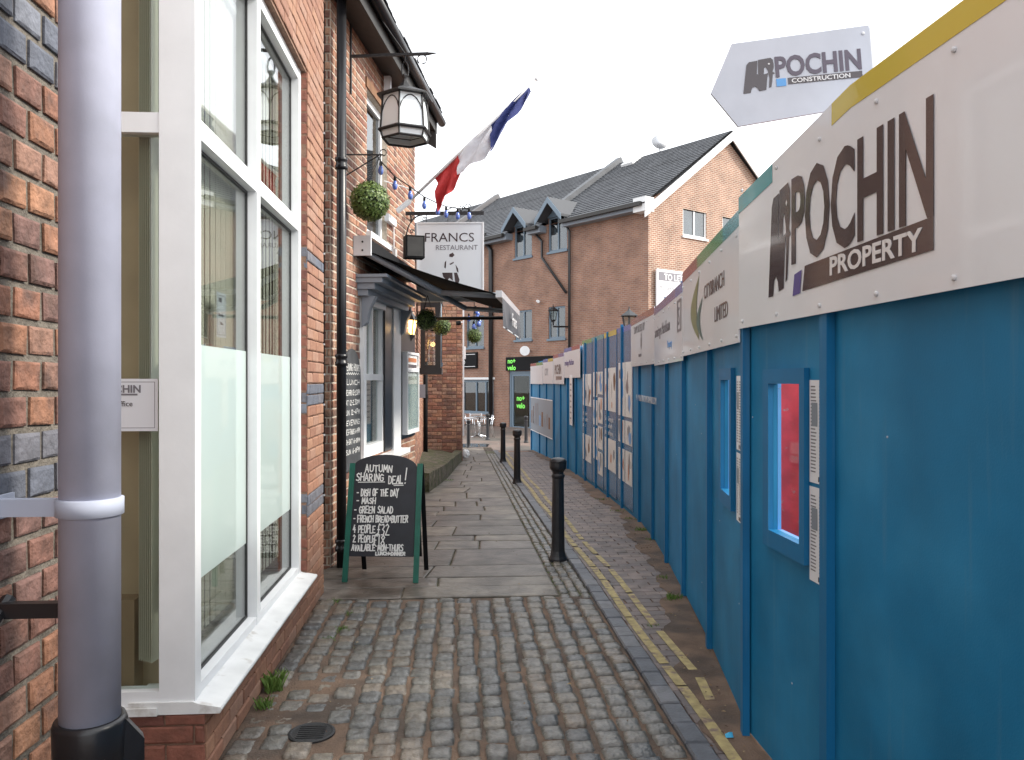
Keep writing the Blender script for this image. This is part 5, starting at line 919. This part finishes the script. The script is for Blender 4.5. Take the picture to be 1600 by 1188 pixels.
bk_ = OC+obv*GW; mb = MB(); mb.prism([bk_+obv*.4+ZZ*(EZO-.3)-oa*.2, OC+obv*run+ZZ*(AP[1]+.12)-oa*.2, OC+obv*run+ZZ*(AP[1]+.12)+oa*46, bk_+obv*.4+ZZ*(EZO-.3)+oa*46], ZZ*.05); mb.build('rear_slope', M['slate'], roof)
for sgn in (0, 1):
    pA = OC+obv*(GW if sgn else 0)+obv*(.42 if sgn else -.42)+ZZ*(EZO-.32); pB = OC+obv*run+ZZ*(AP[1]+.10); d_ = -oa*.05
    MB().prism([p-oa*.19 for p in (pA-ZZ*.34, pB-ZZ*.34, pB, pA)], d_).build('barge_board', M['barge'], roof)
xs_ = [-46]+[e for c in sorted((w[0]-.12, w[1]+.12) for w in wins[:2]) for e in c]+[.16]
for xa_, xb_ in zip(xs_[::2], xs_[1::2]): MB().box(xa_, xb_, -.40, -.01, EZO-.34, EZO-.05, OFM).build('eaves_box', M['lead'], roof); MB().box(xa_, xb_-.06, -.60, -.46, EZO-.22, EZO-.08, OFM).build('gutter', M['timber'], roof)
MB().box(-.2, .0, -.38, -.02, EZO-.045, EZO-.04, OFM).build('eaves_board', M['lead'], roof); MB().box(-.35, .26, -.44, .02, EZO-.42, EZO+.10, OFM).build('eaves_end', M['barge'], roof)
for u_ in (955, 770):
    x_ = {955: -6.2, 770: -15.5}[u_]; MB().box(x_, x_+.32, -.24, .0, .6, slen+.1, RM).build('party_wall_coping', M['slate'], roof)
MB().box(-5.2, -4.5, -.14, -.03, slen-.9, slen-.1, RM).build('rooflight', M['barge'], roof)
dsh = thing('satellite_dish', 'small pale satellite dish on the slate ridge', 'dish', RM@Vector((-3.6, -.1, slen))); c = RM@Vector((-3.6, -.3, slen+.15)); MB().lathe([(.0, .0), (.2, .03), (.36, .12), (.37, .125)], (0,0,0), 18).build('dish', M['pgrey'], dsh, True, M=Matrix.Translation(c) @ Matrix.Rotation(R(70), 4, 'X')); MB().tube([RM@Vector((-3.6, 0, slen)), c], .025, 6).build('mast', M['iron'], dsh)
# little gabled heads over the upper windows
for i in (0, 1):
    x0, x1, z0, z1 = wins[i]; m_ = (x0+x1)/2; zt_ = z1+.62; dm_ = MB().prism([OFM@Vector(p) for p in ((x0-.02, -.03, z1), (x1+.02, -.03, z1), (x1+.02, -.03, max(z1+.02, zt_-.62)), (m_, -.03, zt_-.12), (x0-.02, -.03, max(z1+.02, zt_-.62)))], obv*1.6).build('dormer_head', M['wgrey'], of)
    for q in (-1, 1):
        xe = m_+q*(x1-m_+.24); ze = zt_-.80; MB().prism([OFM@Vector(p) for p in ((m_, -.55, zt_), (xe, -.55, ze), (xe, -.55, ze+.1), (m_, -.55, zt_+.11))], obv*2.9).build('dormer_slope', M['slated'], dm_); MB().prism([OFM@Vector(p) for p in ((m_, -.58, zt_-.14), (xe, -.58, ze-.16), (xe, -.58, ze+.09), (m_, -.58, zt_+.10))], obv*.03).build('dormer_barge', M['wgrey'], dm_)
def pipe_run(nm, lab, pts, r=.055):
    t = thing(nm, lab, 'pipe', OFM@Vector((pts[0][0], -.1, pts[-1][1]))); MB().tube([OFM@Vector((x, -.12, z)) for x, z in pts], r, 8).build('pipe', M['black'], t, True); MB().box(pts[0][0]-.12, pts[0][0]+.12, -.24, -.01, pts[0][1]-.02, pts[0][1]+.22, OFM).build('hopper', M['black'], t)
pipe_run('rainwater_pipe', 'black cranked rainwater pipe between the two dormer windows', [ft(833, 358), ft(850, 378), ft(850, 403), ft(888, 458)]); pipe_run('rainwater_pipe', 'black rainwater pipe beside the right dormer running to the ground', [ft(880, 338), ft(893, 362), (ft(893, 400)[0], GB)]); pipe_run('rainwater_pipe', 'wide black rainwater pipe left of the shop doorway', [ft(758, 372), ft(770, 392), (ft(770, 500)[0], GB)], .10)
# shop door, fascia, cafe window
dw = MB(); x0, x1, z0, z1 = dr
for q in ((x0, x0+.12, z0, z1), (x1-.10, x1, z0, z1), (x0+.12, x1-.10, z1-.12, z1), (x0+1.45, x0+1.57, z0, z1-.12)): dw.box(q[0], q[1], .05, .16, q[2], q[3], OFM)
dw = dw.build('shop_door', M['wgrey'], of); MB().box(x0+.24, x0+1.36, .095, .105, z0+.1, z1-.22, OFM).build('door_glass', M['glass'], dw); MB().box(x0+1.57, x1-.10, .095, .105, z0+.3, z1-.12, OFM).build('side_glass', M['glass'], dw)
for q in ((x0+.12, x0+.24, z0, z1-.12), (x0+1.36, x0+1.45, z0, z1-.12), (x0+.24, x0+1.36, z1-.22, z1-.12), (x0+.24, x0+1.36, z0, z0+.1)): MB().box(q[0], q[1], .07, .13, q[2], q[3], OFM).build('door_frame', M['wgrey'], dw)
MB().box(x0-.5, x1+.5, 3.2, 3.3, z0, z1+.4, OFM).build('shop_back_wall', mat('pale_shop_wall', (.42,.44,.40), .7), dw); MB().box(x0-.5, x1+.5, .31, 3.2, z0-.1, z0+.0, OFM).build('shop_floor', M['lead'], dw); MB().box(x0+.55, x0+1.05, 2.6, 2.9, z0+.9, z0+1.9, OFM).build('hanging_clothes', M['red'], dw)
DT = Matrix((-oa, ZZ, -obv)).transposed().to_4x4(); DT.translation = OFM@Vector((x0+.45, .09, z0)); text('no+\nvelo', .33, M['neon'], dw, DT, 0, 1.25, 1.05, bold=.008)
fs_ = MB().box(x0-.12, x1+1.1, -.08, -.004, z1+.02, z1+.62, OFM).build('shop_fascia', M['blackm'], of); DT2 = Matrix((-oa, ZZ, -obv)).transposed().to_4x4(); DT2.translation = OFM@Vector((x0+.02, -.082, z1+.08)); text('no+\nvelo', .30, M['neon'], fs_, DT2, 0, .27, 1.15, bold=.008)
rs = thing('round_wall_sign', 'round white projecting sign above the shop fascia', 'sign', OFM@Vector((x0+1.7, -.3, z1+.8))); MB().lathe([(.21, -.05), (.21, .05)], (0,0,0), 24).build('disc', M['white'], rs, M=Matrix.Translation(OFM@Vector((x0+1.55, -.35, z1+.86))) @ Matrix.Rotation(R(90), 4, 'X')); MB().box(x0+1.52, x0+1.58, -.35, -.01, z1+.84, z1+.88, OFM).build('arm', M['black'], rs)
x0, x1, z0, z1 = cw; cwf = MB()
for q in ((x0, x0+.1, z0, z1), (x1-.1, x1, z0, z1), (x0+.1, x1-.1, z0, z0+.14), (x0+.1, x1-.1, z1-.1, z1), (x0+(x1-x0)*.42, x0+(x1-x0)*.42+.09, z0+.14, z1-.1), (x0+(x1-x0)*.72, x0+(x1-x0)*.72+.09, z0+.14, z1-.1)): cwf.box(q[0], q[1], .05, .14, q[2], q[3], OFM)
cwf = cwf.build('cafe_window', M['wgrey'], of); MB().box(x0+.1, x1-.1, .09, .1, z0+.14, z1-.1, OFM).build('pane', M['glassd'], cwf); MB().box(x0, x1, 2.0, 2.05, z0-.5, z1+.3, OFM).build('cafe_back_wall', M['room'], cwf); MB().box(x0-.2, x1+.12, -.05, -.002, z1+.02, z1+.12, OFM).build('lintel_strip', M['barge'], cwf)
for i in range(4): MB().box(x0+.4+i*.6, x0+.7+i*.6, 1.0, 1.3, z0+.1, z0+.9+.2*(i % 2), OFM).build('cafe_furniture', M[('dark', 'leafd', 'red', 'woodp')[i]], cwf)
sg = thing('cafe_sign', 'black rectangular cafe sign with white capitals on the brick wall', 'sign', OFM@Vector((x1-2.2, -.1, z1+.6))); za_, zb_ = ft(735, 576)[1], ft(735, 551)[1]; xa_, xb_ = ft(712, 560)[0], ft(747, 560)[0]; MB().box(xa_, xb_, -.10, -.004, za_, zb_, OFM).build('board', M['blackm'], sg); DT.translation = OFM@Vector((xa_, -.102, za_)); text("RIO'S", .46, M['white_print'], sg, DT, .12, .22, .78); plate(sg, DT, .1, xb_-xa_-.1, .08, .105, M['white_print']); plate(sg, DT, .1, xb_-xa_-.1, zb_-za_-.11, zb_-za_-.085, M['white_print'])
cm = thing('security_camera', 'small white security camera on the office brickwork', 'camera', OFM@Vector((ft(843, 473)[0], -.2, ft(843, 473)[1]))); x_, z_ = ft(843, 471); MB().tube([OFM@Vector((x_, -.12, z_)), OFM@Vector((x_+.28, -.3, z_-.05))], .06, 8).build('body', M['white'], cm); MB().tube([OFM@Vector((x_, -.01, z_-.02)), OFM@Vector((x_+.05, -.16, z_))], .02, 6).build('bracket', M['pgrey'], cm)
# to let board on the gable
tl = thing('to_let_board', 'white letting board reading TO LET Modern Offices on the gable end', 'sign', OGM@Vector((1, -.2, 4))); x0, z0 = gt_(1022, 505); x1, z1 = gt_(1081, 420); z0 = gt_(1022, 505)[1]; z1 = gt_(1050, 424)[1]
MB().box(x0, x1+.5, -.14, -.08, z0, z1, OGM).build('board', M['white'], tl); TM_ = Matrix((obv, ZZ, -oa)).transposed().to_4x4(); TM_.translation = OGM@Vector((x0, -.142, z0)); w_, h = x1+.5-x0, z1-z0
plate(tl, TM_, .08, w_-.08, h-.42, h-.10, M['inkgrey']); text('TO LET', .32, M['white_print'], tl, TM_, .40, h-.38, 1.0, bold=.008, lift=.004); text('Modern Offices', .27, M['inkgrey'], tl, TM_, .12, h-.78, .95); text('3,564 Sq Ft', .27, M['inkgrey'], tl, TM_, .32, h-1.14, .95); plate(tl, TM_, .25, w_-.3, h-1.62, h-1.42, M['ink']); plate(tl, TM_, .25, w_-.3, h-1.85, h-1.64, M['red']); text('BARLOW', .17, M['white_print'], tl, TM_, .35, h-1.59, 1.0, lift=.004)
MB().box(.4, .5, -.16, -.01, h*.3+z0, h*.3+z0+.1, OGM).build('fixing', M['iron'], tl)
# street lanterns
def street_lantern(p, label, s_=1., post=None):
    t = thing('street_lantern', label, 'street lamp', p); p = Vector(p); ph = .4
    MB().lathe([(.0, .62), (.015, .60), (.02, .54), (.05, .50), (.09, .47), (.25, .36), (.25, .345), (.0, .345)], (0,0,0), 6, ph).build('cap', M['black'], t, M=Matrix.Translation(p) @ Matrix.Scale(s_, 4)); MB().lathe([(.19, .345), (.11, -.02)], (0,0,0), 6, ph).build('glass', glass_mat('lantern_glass', (.8,.85,.85)), t, M=Matrix.Translation(p) @ Matrix.Scale(s_, 4))
    mb = MB()
    for k in range(6): c_, q_ = math.cos(ph+k*1.0472), math.sin(ph+k*1.0472); mb.tube([(.195*c_, .195*q_, .345), (.115*c_, .115*q_, -.02)], .014, 4)
    mb.lathe([(.12, -.02), (.12, -.05), (.05, -.10), (.03, -.22)], (0,0,0), 6, ph); mb.build('frame', M['black'], t, M=Matrix.Translation(p) @ Matrix.Scale(s_, 4))
    if post: MB().tube([p+Vector(q) for q in post], .035, 8).build('post', M['black'], t, True)
xl, zl_ = ft(880, 500); pL = OFM@Vector((xl, -.55, zl_)); street_lantern(pL, 'black street lantern on a bracket fixed to the office wall', 1.0, [(0, 0, -.2), (0, 0, -.3), tuple((-(-obv)*.55+(-oa)*.3)+ZZ*-.3)])
pL = at(983, 515, 21.); street_lantern(pL, 'black lamp post lantern rising behind the blue hoarding', 1.0, [(0, 0, -.2), (0, 0, -3.3)])
# cafe table and chairs
def chair(p, rz, label):
    t = thing('cafe_chair', label, 'chair', p, 'steel cafe chairs outside the cafe'); Mx = Matrix.Translation(p) @ Matrix.Rotation(rz, 4, 'Z')
    for sx in (-.23, .23):
        MB().tube([Mx@Vector(q) for q in ((sx, -.24, 0), (sx, -.22, .45), (sx, -.20, .66), (sx, .05, .68), (sx, .22, .68))], .014, 6).build('front_leg', M['chrome'], t, True); MB().tube([Mx@Vector(q) for q in ((sx, .28, 0), (sx, .20, .45), (sx, .26, .80))], .014, 6).build('rear_leg', M['chrome'], t, True)
    MB().box(-.22, .22, -.22, .20, .435, .455, Mx).build('seat', M['timber'], t)
    for i in range(3): MB().box(-.22, .22, .225+i*.012, .24+i*.012, .56+i*.085, .62+i*.085, Mx).build('back_slat', M['chrome'], t)
def table(p, label):
    t = thing('cafe_table', label, 'table', p); MB().lathe([(.34, .72), (.35, .725), (.35, .745), (.0, .75)], p, 24).build('table_top', M['chrome'], t); MB().tube([Vector(p)+ZZ*.04, Vector(p)+ZZ*.72], .028, 10).build('pedestal', M['chrome'], t, True)
    for k in range(4): MB().tube([Vector(p)+ZZ*.07, Vector(p)+Vector((.33*math.cos(k*1.57+.4), .33*math.sin(k*1.57+.4), .015))], [.03, .018], 6).build('foot', M['chrome'], t)
q = at(749, 594, 28.8); table(Vector((q.x, q.y, gz(q.y))), 'round steel cafe table on a pedestal with splayed feet')
for u_, d_, rz, lb in ((735, 29.0, 1.3, 'steel cafe chair on the left of the round table'), (759, 28.6, -1.5, 'steel cafe chair drawn up on the right of the round table'), (746, 30.2, .2, 'steel cafe chair behind the round table by the cafe window')):
    q = at(u_, 594, d_); chair(Vector((q.x, q.y, gz(q.y))), rz, lb)
# ================================================================ grass, leaves, litter
rn = random.Random(11); mb = MB()
def tuft(x, y, n, r, h):
    for _ in range(n):
        a = rn.uniform(0, 6.28); q = rn.uniform(0, r); bx, by = x+q*math.cos(a), y+q*math.sin(a); hh = h*rn.uniform(.4, 1); b = rn.uniform(0, 6.28); lx, ly = hh*.5*math.cos(b), hh*.5*math.sin(b); z = gz(by)-.012; w_ = .0028
        mb.add([(bx-w_*math.sin(b), by+w_*math.cos(b), z), (bx+w_*math.sin(b), by-w_*math.cos(b), z), (bx+lx*.4, by+ly*.4, z+hh*.7), (bx+lx, by+ly, z+hh)], [(0, 1, 2), (0, 2, 3)])
for u_, v_, n_, r_, h_ in ((427, 1078, 130, .05, .11), (412, 1105, 60, .04, .07), (440, 1055, 40, .04, .05), (533, 985, 50, .06, .04), (545, 960, 60, .07, .04), (515, 1000, 40, .05, .04), (566, 948, 30, .05, .03), (525, 940, 40, .06, .04), (1050, 938, 90, .06, .07), (1038, 905, 50, .05, .05), (1005, 830, 110, .10, .06), (985, 812, 70, .10, .05), (965, 800, 70, .12, .05), (942, 782, 40, .10, .05), (1015, 845, 50, .06, .05), (700, 752, 60, .10, .06), (1020, 980, 30, .05, .04)):
    p = gnd(u_, v_); tuft(p.x, p.y, n_, r_, h_)
for i in range(70): y_ = rn.uniform(6, 15); tuft(.765+rn.uniform(-.01, .03), y_, 7, .03, .022)
for i in range(60): tuft(rn.uniform(-.95, .9), rn.uniform(4.6, 5.8), 4, .02, .018)
tag(mb.build('grass', M['grass']), 'tufts of green grass and moss growing from the paving joints', 'grass', kind='stuff')
lv = MB()
for i in range(140):
    y_ = rn.uniform(3.3, 9); x_ = fence_x(y_)-abs(rn.gauss(0, .12))-.04 if i % 3 else rn.uniform(-.95, .95); a = rn.uniform(0, 6.28); s_ = rn.uniform(.006, .016); z = gz(y_)+.018+rn.uniform(0, .008); c, d = math.cos(a)*s_, math.sin(a)*s_
    lv.quad((x_-c, y_-d, z), (x_+d*.5, y_-c*.5, z+.004), (x_+c, y_+d, z+.002), (x_-d*.5, y_+c*.5, z+.006))
tag(lv.build('leaf_litter', mat('dead_leaf', (.16,.09,.04), .8, ramp=[(.2,.11,.05),(.09,.05,.03),(.28,.2,.11)])), 'scattered dead leaf scraps along the foot of the hoarding', 'leaf litter', kind='stuff')
p = gnd(1139, 1156); wr = MB(); wr.add([(p.x-.018, p.y-.012, .014), (p.x+.016, p.y-.014, .016), (p.x+.02, p.y+.014, .028), (p.x-.015, p.y+.012, .02), (p.x, p.y, .034)], [(0,1,4), (1,2,4), (2,3,4), (3,0,4)]); tag(wr.build('wrapper', M['litter']), 'crumpled bright blue wrapper on the soil by the hoarding foot', 'litter')
